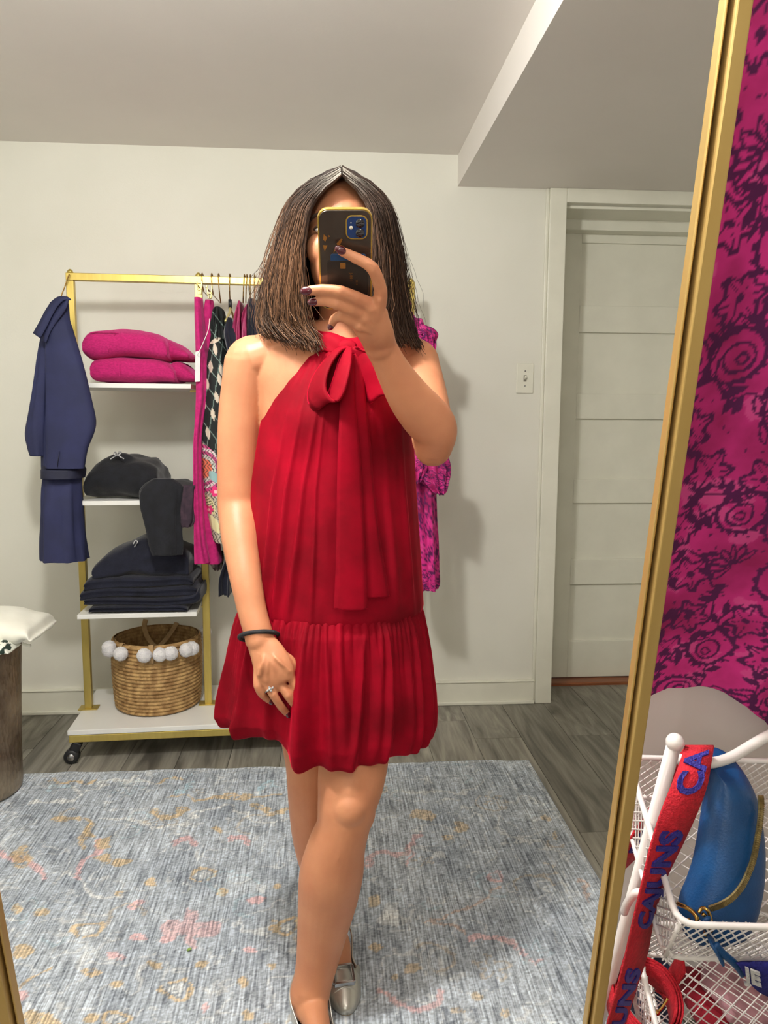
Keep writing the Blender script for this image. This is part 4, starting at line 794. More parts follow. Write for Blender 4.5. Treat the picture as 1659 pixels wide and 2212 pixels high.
# ---- lettered straps
M_red = mat('red_webbing', S(204, 24, 44), 0.85, c2=S(176, 16, 36), scale=160, bump=0.6, bscale=420)
M_lblue = mat('blue_beading', S(48, 40, 150), 0.6, c2=S(36, 28, 124), scale=200, bump=0.6, bscale=500)
M_lwhite = mat('white_beading', S(226, 224, 226), 0.6, c2=S(196, 194, 200), scale=200, bump=0.6, bscale=500)
def glyphs(body, off=0.035):
    cu_ = bpy.data.curves.new('letters', 'FONT'); cu_.body = body; cu_.size = 1.0; cu_.offset = off; cu_.resolution_u = 3
    o = bpy.data.objects.new('letters', cu_); col.objects.link(o); bpy.context.view_layer.update()
    me = o.evaluated_get(bpy.context.evaluated_depsgraph_get()).to_mesh(); V = np.array([v.co for v in me.vertices]); F = [tuple(p.vertices) for p in me.polygons]
    o.to_mesh_clear(); bpy.data.objects.remove(o); bpy.data.curves.remove(cu_); V[:, 0] -= V[:, 0].min(); return V[:, :2], F
def strap_surface(E, k=10):
    E = np.array(E, float); S_ = smoothpath(E, k); Lp = np.array([rat(a[1], a[0], a[2]) for a in S_]); Rp = np.array([rat(a[3], a[0], a[4]) for a in S_]); return S_[:, 0], Lp, Rp
def strap_mesh(Lp, Rp, th=0.0028):
    n_ = len(Lp); V = []
    for i in range(n_):
        t = Lp[min(i+1, n_-1)] - Lp[max(i-1, 0)]; w_ = Rp[i]-Lp[i]; q = np.cross(t, w_); q /= np.linalg.norm(q) + 1e-9
        V += [Lp[i] + q*th/2, Rp[i] + q*th/2, Rp[i] - q*th/2, Lp[i] - q*th/2]
    return V, gridF(n_, 4, wv=True) + [(0, 1, 2, 3), (4*n_-1, 4*n_-2, 4*n_-3, 4*n_-4)]
def letter_on(body, yk, Lp, Rp, y0, y1, m, th, base, t0=0.14, t1=0.80, lift=0.0022, only=None, frac=1.0):
    """writing that climbs the strap from row y0 up to row y1, letter tops to the left edge"""
    V, F = glyphs(body); w_ = V[:, 0].max()*frac; h_ = 0.73; out = []
    arc = np.r_[0, np.cumsum(np.linalg.norm(np.diff((Lp+Rp)/2, axis=0), axis=1))]; a0, a1 = np.interp(y0, yk, arc), np.interp(y1, yk, arc)
    for x_, y_ in V:
        s_ = a0 + (a1-a0)*x_/w_; i = np.array([np.interp(s_, arc, np.arange(len(arc)))])[0]; A = np.array([np.interp(i, np.arange(len(arc)), Lp[:, c]) for c in range(3)]); B_ = np.array([np.interp(i, np.arange(len(arc)), Rp[:, c]) for c in range(3)])
        ii = int(min(max(round(i), 1), len(arc)-2)); q = np.cross(Lp[ii+1]-Lp[ii-1], B_-A); q /= np.linalg.norm(q)
        vc = np.array([0, 0, RH]) - A
        if q @ vc < 0: q = -q
        tt = t1 - (t1-t0)*y_/h_; out.append(A + (B_-A)*tt + q*lift)
    return mk('lettering', np.array(out) - base, F, m, th, smooth=False, solid=0.0022)
SE = [(1612, 1480, .556, 1541, .558), (1622, 1476, .545, 1541, .546), (1650, 1467, .528, 1536, .529), (1700, 1449, .506, 1526, .508), (1760, 1426, .487, 1503, .492), (1830, 1405, .469, 1470, .483), (1900, 1389, .453, 1437, .476), (1980, 1370, .440, 1412, .467), (2060, 1352, .430, 1397, .457), (2140, 1332, .421, 1372, .447), (2212, 1312, .414, 1350, .438), (2320, 1285, .406, 1320, .428)]
yk, Lp, Rp = strap_surface(SE); rb = rat(1300, 2310, 0.45)
rs = rthing('bag_strap', 'red webbing bag strap with blue lettering draped over the stand bar', 'strap', rb)
V, F = strap_mesh(Lp, Rp); mk('webbing', np.array(V) - rb, F, M_red, rs)
SEb = [(1612, 1480, .556, 1541, .558), (1618, 1478, .564, 1538, .566), (1660, 1450, .572, 1490, .574), (1720, 1418, .580, 1452, .582), (1765, 1392, .570, 1432, .585), (1800, 1368, .562, 1418, .588), (1840, 1345, .560, 1385, .590), (1880, 1318, .560, 1345, .590)]
ykb, Lb, Rb_ = strap_surface(SEb); V, F = strap_mesh(Lb, Rb_); mk('webbing', np.array(V) - rb, F, M_red, rs)
for (y0, y1) in ((2003, 1792), (2299, 2088)): letter_on('CAJUNS', yk, Lp, Rp, y0, y1, M_lblue, rs, rb)
letter_on('CA', yk, Lp, Rp, 1716, 1624, M_lblue, rs, rb, t0=0.10, t1=0.82); letter_on('JS', ykb, Lb, Rb_, 1850, 1778, M_lblue, rs, rb, t0=0.2, t1=0.75)
# coiled red strap in the lower basket
cb = rat(1412, 2128, 0.475); cb[2] = 0.386; ck = rthing('coiled_strap', 'rolled up red webbing strap with brass clasp in the lower basket', 'strap', cb)
P = []; 
for i in range(150):
    a = 2.0 + i*2*math.pi/46; r = 0.033 + 0.0036*i/46 + 0.0008*math.sin(a*3); P.append((r*math.cos(a)*1.0, r*math.sin(a)*1.15, 0.0))
n_ = len(P); V = []
for p in P:
    q = np.array(p)/np.linalg.norm(p); V += [q*(np.linalg.norm(p)-0.0011) + (0, 0, 0.001), q*(np.linalg.norm(p)+0.0011) + (0, 0, 0.001), q*(np.linalg.norm(p)+0.0011) + (0, 0, 0.044), q*(np.linalg.norm(p)-0.0011) + (0, 0, 0.044)]
mk('webbing', V, gridF(n_, 4, wv=True) + [(0, 1, 2, 3), (4*n_-1, 4*n_-2, 4*n_-3, 4*n_-4)], M_red, ck)
Vg, Fg = glyphs('CAJUNS'); Vg = np.array([((0.0455)*math.cos(-2.4 + v[0]*0.38), 1.15*0.0455*math.sin(-2.4 + v[0]*0.38), 0.006 + v[1]*0.038) for v in Vg]); Vg[:, :2] *= 1.03; mk('lettering', Vg, Fg, M_lblue, ck, smooth=False, solid=0.003)
b = MB(); b.tube(smoothpath([(0.004, -0.014, 0.026), (0.012, -0.012, 0.03), (0.018, -0.008, 0.036), (0.024, -0.002, 0.044)], 4), 0.0018, 8); b.tube([(0.004 + 0.005*math.cos(a), -0.018 + 0.0*a, 0.024 + 0.005*math.sin(a)) for a in np.linspace(0, 2*math.pi, 14, endpoint=False)], 0.0015, 6, closed=True); b.ball((0.010, -0.013, 0.029), 0.004, 10, 6); b.build('clasp', M_brass, ck)
b = MB(); b.tube(smoothpath([(0.030, 0.020, 0.004), (0.040, 0.028, 0.010), (0.044, 0.030, 0.040), (0.046, 0.030, 0.075)], 5), [(0.002, 0.016)]*16, 8, ref=(0.6, 0.8, 0)); b.build('strap_end', M_red, ck)
# blue strap with white letters
E2 = [(2078, 1592, .400, 1600, .44), (2086, 1598, .400, 1640, .44), (2100, 1606, .398, 1660, .43), (2118, 1618, .396, 1680, .425), (2136, 1634, .395, 1700, .42), (2150, 1655, .395, 1720, .42), (2160, 1690, .395, 1750, .42)]
M_bweb = mat('royal_blue_webbing', S(34, 34, 130), 0.85, c2=S(26, 26, 108), scale=160, bump=0.5, bscale=400)
bb_ = rat(1640, 2140, 0.40); bs = rthing('blue_strap', 'royal blue webbing strap with white letters under the upper basket', 'strap', bb_)
fw = lambda x, y: rat(x, y, 0.398)
top = [(1590, 2080), (1600, 2092), (1612, 2112), (1628, 2132), (1648, 2146), (1680, 2158), (1720, 2164)]; topo = [(1606, 2076), (1640, 2078), (1680, 2080), (1720, 2082), (1760, 2084), (1800, 2090), (1840, 2096)]
S1, S2 = smoothpath(np.array(top, float), 6), smoothpath(np.array(topo, float), 6); A = np.array([rat(x, y, 0.396) for x, y in S1]); B_ = np.array([rat(x, y, 0.404) for x, y in S2]); V, F = strap_mesh(A, B_); mk('webbing', np.array(V) - bb_, F, M_bweb, bs)
Vg, Fg = glyphs('JE')
def jmap(v): s_, t_2 = v[0]/1.25, v[1]; o_ = np.array([1606.0, 2116.0]); ux, uy = np.array([56.0, 21.0]), np.array([-3.0, -30.0]); p_ = o_ + ux*s_ + uy*t_2/0.73; return rat(p_[0], p_[1], 0.3935)
mk('lettering', np.array([jmap(v) for v in Vg]) - bb_, Fg, M_lwhite, bs, smooth=False, solid=0.002)
# things in the bottom basket, seen through the mesh
def rheap(name, st, f0, dep, m, th, base, n=24, k=5, noise=0.006, seed=0):
    S3 = smoothpath(np.array(st, float), k); cu_, su_, _ = supel(n, 0.75); rings = []
    for i, (x, yt, yb) in enumerate(S3):
        T, B_ = rat(x, yt, f0 + dep), rat(x, yb, f0); q = min(i, len(S3)-1-i)/3; s_ = 1 if q >= 1 else math.sqrt(max(0.1, q)); xx = (T[0]+B_[0])/2
        ff = f0 + dep/2 - cu_*dep/2*s_; uu = (T[2]+B_[2])/2 + cu_*0 + su_*0.020*s_; uu = uu + (T[2]-B_[2])/2*(-cu_)*s_*0.5; dn = (vnoise(np.full(n, xx)*20+seed, ff*20, uu*20, 2)-0.5)*2*noise
        rings.append(np.stack([np.full(n, xx) + dn, ff + dn, uu + dn], 1))
    V, F = loft(rings, caps=True); return mk(name, V - base, F, m, th)
for lb, c_, st, sd, dz in (('dark red folded cloth lying in the bottom wire basket', (150, 10, 36), [(1478, 2112, 2215), (1500, 2106, 2215), (1530, 2108, 2215), (1560, 2120, 2215)], 1, 0), ('dusty pink crumpled cloth lying in the bottom wire basket', (206, 150, 160), [(1530, 2092, 2190), (1560, 2080, 2200), (1600, 2084, 2210), (1640, 2100, 2215), (1680, 2110, 2215)], 5, 0), ('navy cloth lying in the bottom wire basket under the coiled strap', (28, 32, 62), [(1340, 2070, 2200), (1380, 2062, 2205), (1430, 2062, 2210), (1470, 2075, 2215)], 9, 0)):
    cbase = rat(st[1][0], st[1][2], 0.60); t = rthing('folded_cloth', lb, 'cloth', cbase, 'cloths in the bottom basket'); rheap('cloth_body', st, 0.575, 0.11, mat('cloth_%d' % sd, S(*c_), 0.9, c2=S(*[int(v*0.8) for v in c_]), scale=30, bump=0.3), t, cbase, seed=sd)
# ================================================================== the person
def PR(px_, P): return px_*float((np.asarray(P) - CAM) @ _f)/FPX          # pixels to metres at a place
def A3(t): return atY(*t)
per = thing('person', 'woman in a sleeveless red velvet dress photographing herself with a phone', 'person', (0.0, 1.52, 0.0))
M_skin = mat('skin', S(206, 142, 104), 0.46, c2=S(193, 127, 92), scale=16, bump=0.06, bscale=260, sub=0.12, spec=0.4, contrast=(0.3, 0.75))
M_nail = mat('burgundy_nail_varnish', S(74, 10, 28), 0.15, c2=S(84, 14, 34), scale=60, coat=0.8)
# phone plane: the phone is the camera, seen in the mirror
PO, PU = refl(_f), refl(_up); PO /= np.linalg.norm(PO); PU -= PO*(PU @ PO); PU /= np.linalg.norm(PU); PX = np.cross(PU, PO)
LENS = CAM + MN*2*MD; PC = LENS - PX*0.0215 - PU*0.0555 - PO*0.007
def onph(x, y, lift):
    d = ray(x, y); p0 = PC + PO*(0.006 + lift); return CAM + d*((p0-CAM) @ PO)/(d @ PO)
pieces = MB()
def limb(pts, n=20, k=5, ref=(0, -1, 0)):
    """pts: list of (P, a) or (P, a, b): centre and half widths"""
    P = [np.asarray(p[0], float) for p in pts]; R = [(p[1], p[2] if len(p) > 2 else p[1]) for p in pts]
    S_ = smoothpath(P, k); RR_ = smoothpath([np.array(r) for r in R], k); pieces.tube(S_, [tuple(np.maximum(r, 0.002)) for r in RR_], n, True, ref)
    for e in (0, -1): pieces.ball(S_[e], tuple([max(RR_[e])*0.97 if max(RR_[e])/min(RR_[e]) < 1.4 else min(RR_[e])]*3), 14, 10)
HC = atY(737, 520, 1.50)
# head, neck
V, F = ball(HC + (0, 0.018, 0.022), (0.072, 0.090, 0.096), 28, 20); pieces.add(V, F)
V, F = ball(HC + (0, -0.018, -0.045), (0.059, 0.066, 0.072), 24, 18); pieces.add(V, F)
V, F = ball(HC + (0, -0.050, -0.100), (0.026, 0.024, 0.020), 16, 12); pieces.add(V, F)
for s in (-1, 1):
    V, F = ball(HC + (s*0.036, -0.042, -0.026), (0.030, 0.030, 0.032), 16, 12); pieces.add(V, F)
    V, F = ball(HC + (s*0.073, 0.020, -0.010), (0.008, 0.018, 0.030), 12, 10); pieces.add(V, F)
limb([(HC + (0, -0.082, 0.006), 0.007, 0.006), (HC + (0, -0.092, -0.016), 0.009, 0.008), (HC + (0, -0.100, -0.036), 0.013, 0.011)])
NB = atY(748, 740, 1.545)
limb([(HC + (0, 0.030, -0.06), 0.050, 0.052), (HC*0.5 + NB*0.5 + (0, 0.02, -0.03), 0.048, 0.050), (NB + (0, 0.01, 0.0), 0.056, 0.054), (NB + (-0.01, 0.012, -0.05), 0.085, 0.062)], n=28)
# torso
CX = 0.012
tor = [(1.405, .060, .052, .03, 1.548), (1.385, .100, .062, .022, 1.550), (1.355, .150, .078, CX, 1.552), (1.31, .158, .092, CX, 1.552), (1.26, .150, .100, CX, 1.552), (1.20, .142, .104, CX, 1.55), (1.10, .128, .095, CX, 1.55), (1.02, .124, .093, CX, 1.553), (.92, .150, .105, CX, 1.56), (.84, .166, .110, CX, 1.565), (.76, .150, .100, CX, 1.565)]
S_ = smoothpath(np.array(tor), 5); aa = np.linspace(0, 2*math.pi, 48, endpoint=False)
V, F = loft([np.stack([c + a*np.cos(aa), cy + b*np.sin(aa), np.full(48, z)], 1) for z, a, b, c, cy in S_], caps=True); pieces.add(V, F)
for s in (-1, 1): V, F = ball((CX + s*0.062, 1.494, 1.215), (0.046, 0.048, 0.050), 20, 14); pieces.add(V, F)
def px_limb(rows, n=22, k=5):
    out = []
    for r in rows:
        P = atY(r[0], r[1], r[2]); a = PR(r[3], P); out.append((P, a, a*(r[4] if len(r) > 4 else 0.95)))
    limb(out, n, k)
# shoulder caps and collar bones
limb([(atY(690, 735, 1.55), 0.040, 0.040), (atY(620, 752, 1.548), 0.040, 0.044), (atY(548, 780, 1.55), 0.048, 0.052)])
limb([(atY(810, 735, 1.55), 0.040, 0.040), (atY(860, 752, 1.55), 0.040, 0.044), (atY(898, 785, 1.552), 0.046, 0.050)])
limb([(atY(700, 742, 1.480), 0.012, 0.010), (atY(640, 738, 1.492), 0.010, 0.009), (atY(580, 738, 1.51), 0.010, 0.010)])
# arm hanging at the side
px_limb([(541, 782, 1.550, 56), (529, 840, 1.552, 51), (520, 900, 1.553, 48), (515, 970, 1.552, 45.5), (513, 1050, 1.548, 43), (513, 1095, 1.542, 42.5), (518, 1150, 1.508, 41.5), (524, 1200, 1.480, 38), (533, 1260, 1.447, 34), (545, 1320, 1.428, 31.5), (558, 1368, 1.412, 31), (562, 1388, 1.408, 32, 0.7)], n=26)
HY = 1.386
H1 = lambda x, y, dy=0.0: atY(x, y, HY + dy)
limb([(H1(561, 1384, .022), .026, .019), (H1(580, 1418, .008), .034, .018), (H1(592, 1450, .0), .0375, .017), (H1(598, 1474, -.002), .035, .014)], n=24)
for q_ in ((560, 1458), (577, 1470), (602, 1466), (624, 1450)):
    limb([(H1(572, 1400, .004), .0030, .003), (H1((572+q_[0])/2+2, (1400+q_[1])/2, -.0145), .0036, .0036), (H1(q_[0], q_[1], -.0115), .0052, .0048)], n=10)
def finger(pts, r0, r1, nail=True, up=None):
    n_ = len(pts); rr = np.linspace(r0, r1, n_); limb([(p, rr[i], rr[i]*0.92) for i, p in enumerate(pts)], n=14, k=5)
    for i in range(1, n_-1): pieces.ball(pts[i], rr[i]*1.06, 12, 8)
    return pts
lf_ = [finger([H1(556, 1455, .004), H1(557, 1482, -.004), H1(566, 1500, -.002), H1(583, 1514, .010)], .0088, .0070),
       finger([H1(574, 1470, 0), H1(590, 1500, -.010), H1(607, 1526, -.004), H1(620, 1541, .006)], .0092, .0072),
       finger([H1(600, 1468, -.002), H1(622, 1502, -.010), H1(638, 1524, -.002), H1(649, 1539, .006)], .0095, .0074),
       finger([H1(622, 1452, 0), H1(640, 1484, -.004), H1(652, 1510, .006), H1(660, 1526, .012)], .0092, .0072),
       finger([H1(592, 1408, .010), H1(622, 1424, .010), H1(642, 1446, .012), H1(652, 1468, .016)], .0115, .0085)]
# arm holding the phone
WR = onph(822, 748, -0.012)
limb([(atY(898, 790, 1.552), .048, .050), (atY(916, 850, 1.49), .044), (atY(930, 910, 1.425), .0405), (atY(936, 955, 1.375), .038)], n=24)
EL = atY(934, 962, 1.362)
fo = lambda f: EL*(1-f) + WR*f
limb([(EL + (0.003, 0.012, -0.004), .035, .036), (fo(0.10) + (.012, -.002, 0.012), .0405, .040), (fo(0.28) + (.010, 0, .006), .0420, .040), (fo(0.5) + (.004, 0, 0), .0375, .036), (fo(0.72), .0305, .028), (fo(0.88), .0265, .023), (WR, .0265, .020), (onph(816, 730, -.002), .0275, .018)], n=26)
limb([(WR, .0262, .019), (onph(812, 720, .004), .0285, .018), (onph(799, 692, .010), .0305, .017), (onph(800, 668, .013), .028, .014)], n=24, ref=PO)
rf_ = [finger([onph(819, 660, .014), onph(822, 628, .016), onph(805, 580, .022), onph(770, 558, .014), onph(738, 543, .0095)], .0115, .0076),
       finger([onph(806, 660, .016), onph(770, 644, .020), onph(735, 630, .021), onph(696, 626, .014), onph(667, 628, .010)], .0112, .0078),
       finger([onph(796, 684, .016), onph(760, 668, .020), onph(727, 656, .022), onph(700, 650, .014), onph(681, 652, .010)], .0108, .0074),
       finger([onph(782, 706, .014), onph(756, 692, .018), onph(736, 683, .018), onph(722, 690, .012), onph(717, 700, .006)], .0100, .0070),
       finger([onph(806, 712, -.002), onph(790, 690, -.020), onph(764, 650, -.027), onph(752, 620, -.027)], .0130, .0095)]
for q_, r_ in (((820, 648), .0075), ((803, 668), .0080), ((790, 690), .0075), ((776, 708), .0068)):
    V, F = ball(onph(q_[0], q_[1], .0235 if q_[0] < 815 else .021), r_, 12, 8); pieces.add(V, F); limb([(onph(816, 726, .012), .003, .003), (onph((q_[0]+816)/2, (q_[1]+726)/2, .0245), .0034, .0034), (onph(q_[0], q_[1], .0265), .0040, .0040)], n=10)
# legs
px_limb([(778, 1400, 1.56, 86, .95), (774, 1500, 1.525, 82), (768, 1600, 1.475, 76), (763, 1650, 1.455, 75), (756, 1700, 1.435, 71), (748, 1745, 1.42, 63), (741, 1785, 1.415, 58), (727, 1830, 1.418, 63), (716, 1885, 1.425, 69), (708, 1940, 1.432, 65), (698, 2000, 1.436, 56), (688, 2060, 1.437, 48), (678, 2110, 1.434, 43), (668, 2150, 1.428, 44)], n=28)
V, F = ball(atY(754, 1752, 1.386), (0.033, 0.026, 0.036), 16, 12); pieces.add(V, F)
limb([(atY(748, 1788, 1.384), .014, .014), (atY(730, 1850, 1.375), .012, .012), (atY(714, 1930, 1.383), .012, .012), (atY(698, 2020, 1.397), .010, .010), (atY(684, 2090, 1.412), .006, .006)], n=12)
limb([(atY(784, 1690, 1.425), .012, .012), (atY(792, 1755, 1.412), .018, .018), (atY(782, 1800, 1.420), .010, .010)], n=12)
px_limb([(655, 1400, 1.58, 86, .95), (660, 1500, 1.56, 78), (668, 1600, 1.535, 60), (674, 1650, 1.53, 57), (675, 1690, 1.53, 55), (678, 1740, 1.545, 54), (686, 1800, 1.565, 55), (697, 1860, 1.58, 51), (709, 1920, 1.592, 41), (718, 1970, 1.598, 32), (724, 2005, 1.598, 29)], n=26)
V, F = ball(atY(680, 1692, 1.507), (0.034, 0.026, 0.040), 16, 12); pieces.add(V, F)
TB_ = atZ(750, 2184, 0.016); AB = atY(724, 2005, 1.598)                         # rear foot: toe tip, ankle
fd = TB_ - AB; fd[2] = 0; FL = np.linalg.norm(fd); fd /= FL; fs = np.array([-fd[1], fd[0], 0])
def foot(an, d, length):
    z0 = 0.012; g = lambda f, z: np.array([an[0], an[1], 0]) + d*f + (0, 0, z0 + z)
    limb([(an + (0, 0, 0.01), .032, .034), (g(-0.035, .030), .026, .028)], n=18); limb([(g(-0.045, .028), .026, .026), (g(0.01, .036), .029, .034), (g(0.045, .032), .031, .027), (g(length*0.55, .020), .031, .017), (g(length*0.80, .010), .020, .009)], n=20)
foot(AB, fd, FL)
AF = atY(668, 2148, 1.424); ff = np.array([0.30, -0.954, 0.0]); ff /= np.linalg.norm(ff)
foot(AF, ff, 0.175)
o = pieces.build('body', M_skin)
rm = o.modifiers.new('remesh', 'REMESH'); rm.mode = 'VOXEL'; rm.voxel_size = 0.0024; rm.adaptivity = 0.0
sm = o.modifiers.new('smooth', 'SMOOTH'); sm.factor = 0.5; sm.iterations = 12
bpy.context.view_layer.update()
me = bpy.data.meshes.new_from_object(o.evaluated_get(bpy.context.evaluated_depsgraph_get())); o.modifiers.clear(); o.data = me; me.shade_smooth()
body = part(o, per)
# nails
def nail(pts, r, view=None):
    a, b = np.asarray(pts[-2]), np.asarray(pts[-1]); t = (b-a)/np.linalg.norm(b-a); n_ = CAM - b if view is None else np.asarray(view, float); n_ = n_ - t*(n_ @ t); n_ /= np.linalg.norm(n_); s = np.cross(t, n_)
    c = b + n_*r*0.86 + t*r*0.30; V, F = ball((0, 0, 0), 1.0, 16, 10); V = np.array([c + s*v[0]*r*0.80 + t*v[1]*r*1.12 + n_*(v[2]*r*0.32 - 0.25*r*v[0]**2) for v in V])
    part(mk('fingernail', V, F, M_nail), body)
for k, q in enumerate(rf_[:4]): nail(q, (.0078, .0082, .0074, .0066)[k], None if k else CAM - q[-1] + np.array([0.0, 0, 0.25]))
for k, q in enumerate(lf_[:4]): nail(q, .0068, None)
# eyes, brows, lips
M_eye = mat('eye_white', S(226, 222, 216), 0.2, c2=S(220, 214, 208), scale=40, coat=0.5); M_iris = mat('brown_iris', S(70, 46, 30), 0.15, c2=S(40, 26, 18), scale=200, coat=0.8)
M_brow = mat('brow_hair', S(70, 50, 40), 0.8, c2=S(54, 38, 30), scale=200); M_lip = mat('lips', S(186, 98, 92), 0.4, c2=S(174, 88, 84), scale=60)
for s in (-1, 1):
    e = HC + (s*0.036, -0.064, 0.006); e = e + np.array([0, 0.003, -0.002]); V, F = ball(e, (0.0125, 0.0105, 0.0058), 18, 12); ey = part(mk('eye', V, F, M_eye), body)
    V, F = ball(e + (0, -0.0082, 0), (0.0056, 0.0034, 0.0052), 14, 10); o = mk('iris', V, F, M_iris); o.parent = ey
    b = MB(); b.tube(smoothpath([e + (s*x, y, z) for x, y, z in ((-0.013, -0.004, -0.001), (-0.005, -0.0105, 0.0056), (0.006, -0.0095, 0.0056), (0.0145, -0.001, 0.0005))], 5), [0.0012]*5 + [0.0019]*11, 8); o = b.build('eyelash', M_brow); o.parent = ey
    b = MB(); b.tube(smoothpath([HC + (s*x, y, z) for x, y, z in ((0.016, -0.080, 0.024), (0.030, -0.078, 0.030), (0.048, -0.066, 0.028), (0.058, -0.052, 0.020))], 4), [0.0035]*6 + [0.003]*4 + [0.0018]*3, 8); part(b.build('eyebrow', M_brow), body)
b = MB(); b.tube(smoothpath([HC + (x, y, z) for x, y, z in ((-0.023, -0.070, -0.068), (-0.010, -0.084, -0.064), (0, -0.086, -0.066), (0.010, -0.084, -0.064), (0.023, -0.070, -0.068))], 4), [0.002]*3 + [0.005]*11 + [0.002]*3, 10); b.tube(smoothpath([HC + (x, y, z) for x, y, z in ((-0.022, -0.069, -0.070), (-0.010, -0.083, -0.075), (0, -0.085, -0.077), (0.010, -0.083, -0.075), (0.022, -0.069, -0.070))], 4), [0.002]*3 + [0.0058]*11 + [0.002]*3, 10); part(b.build('lips', M_lip), body)
# ---- ring and hair tie
b = MB(); c = lf_[1][0]*0.35 + lf_[1][1]*0.65; t = lf_[1][1]-lf_[1][0]; t /= np.linalg.norm(t); s1 = np.cross(t, (0, -1, 0.2)); s1 /= np.linalg.norm(s1); s2 = np.cross(t, s1)
b.tube([c + s1*math.cos(a)*0.0103 + s2*math.sin(a)*0.0103 for a in np.linspace(0, 2*math.pi, 28, endpoint=False)], 0.0017, 8, closed=True)
M_diam = mat('diamond', S(236, 238, 240), 0.05, 0.6, c2=S(180, 184, 190), scale=300)
rg_ = part(b.build('ring', M_steel), per)
tw = CAM - c; tw -= t*(tw @ t); tw /= np.linalg.norm(tw); g_ = c + tw*0.0118; b = MB(); q = np.cross(t, tw)
for i, (u, v, r) in enumerate(((0, 0, .0034), (-.005, 0, .0022), (.005, 0, .0022), (0, .0036, .0018), (0, -.0036, .0018))):
    V = [g_ + q*u + t*v + q*r*math.cos(a) + t*r*math.sin(a) for a in np.linspace(0, 2*math.pi, 8, endpoint=False)]; V += [g_ + q*u + t*v + tw*r*0.7, g_ + q*u + t*v - tw*r*0.8]; b.add(V, [(j, (j+1) % 8, 8) for j in range(8)] + [((j+1) % 8, j, 9) for j in range(8)])
o = b.build('stones', M_diam, smooth=False); o['kind'] = 'stuff'; o.parent = rg_
wc = atY(559, 1374, 1.418); wt = atY(566, 1400, 1.405) - atY(550, 1345, 1.432); wt /= np.linalg.norm(wt); e1 = np.cross(wt, (0, -1, 0)); e1 /= np.linalg.norm(e1); e2 = np.cross(wt, e1)
b = MB(); b.tube([wc + e1*math.cos(a)*0.0350 + e2*math.sin(a)*0.0325 + wt*0.009*math.cos(a)*-1 for a in np.linspace(0, 2*math.pi, 40, endpoint=False)], 0.0042, 10, closed=True); part(b.build('hair_tie', mat('black_elastic', S(26, 28, 32), 0.8, c2=S(40, 42, 46), scale=200, bump=0.4, bscale=600)), per)

# ---- dress
def velvet():
    m, t, b = nt('red_velvet'); b.inputs['Roughness'].default_value = 0.75; b.inputs['Specular IOR Level'].default_value = 0.12
    tc = N(t, 'ShaderNodeTexCoord'); n = N(t, 'ShaderNodeTexNoise', Scale=9.0, Detail=5.0); L(t, tc.outputs['Object'], n.inputs['Vector'])
    r = N(t, 'ShaderNodeValToRGB'); r.color_ramp.elements[0].position = 0.32; r.color_ramp.elements[0].color = S(112, 0, 18); r.color_ramp.elements[1].position = 0.72; r.color_ramp.elements[1].color = S(160, 0, 32); L(t, n.outputs[0], r.inputs[0]); L(t, r.outputs[0], b.inputs['Base Color'])
    n2 = N(t, 'ShaderNodeTexNoise', Scale=900.0, Detail=2.0); L(t, tc.outputs['Object'], n2.inputs['Vector']); bp = N(t, 'ShaderNodeBump', Strength=0.12, Distance=0.002); L(t, n2.outputs[0], bp.inputs['Height']); L(t, bp.outputs[0], b.inputs['Normal'])
    sh = N(t, 'ShaderNodeBsdfSheen', Roughness=0.21); sh.inputs['Color'].default_value = S(246, 20, 66)
    ad = N(t, 'ShaderNodeAddShader'); L(t, b.outputs[0], ad.inputs[0]); L(t, sh.outputs[0], ad.inputs[1]); L(t, ad.outputs[0], t.nodes['Material Output'].inputs['Surface'])
    return m
M_vel = velvet()
DS = np.array([(742, 672, 806, .072, 1.545), (752, 660, 832, .085, 1.546), (775, 634, 852, .104, 1.548), (800, 612, 868, .116, 1.55), (830, 592, 880, .124, 1.55), (865, 574, 888, .129, 1.55), (890, 566, 892, .132, 1.55), (950, 556, 894, .134, 1.55), (1050, 540, 898, .136, 1.55), (1150, 536, 904, .139, 1.55), (1250, 530, 910, .143, 1.55), (1322, 522, 916, .146, 1.55)])
def dz_side(y): return atY(712, y, 1.52)[2]
DZ_ = np.array([dz_side(y) for y in DS[:, 0]])
def dres(z):
    """half width, half depth, centre of the dress at height z"""
    o_ = DZ_[::-1]; f = lambda c: np.interp(z, o_, c[::-1])
    xl = f(np.array([atY(r[1], r[0], 1.535)[0] for r in DS])); xr = f(np.array([atY(r[2], r[0], 1.535)[0] for r in DS])); return (xr-xl)/2, f(DS[:, 3]), (xl+xr)/2, f(DS[:, 4])
NA = 520; th = np.linspace(0, 2*math.pi, NA, endpoint=False); cth, sth = np.cos(th), np.sin(th)
def front_w(): return np.clip(-sth, 0, 1)
zt, zsm = DZ_[0] + 0.006, DZ_[-1] - 0.001
rings = []
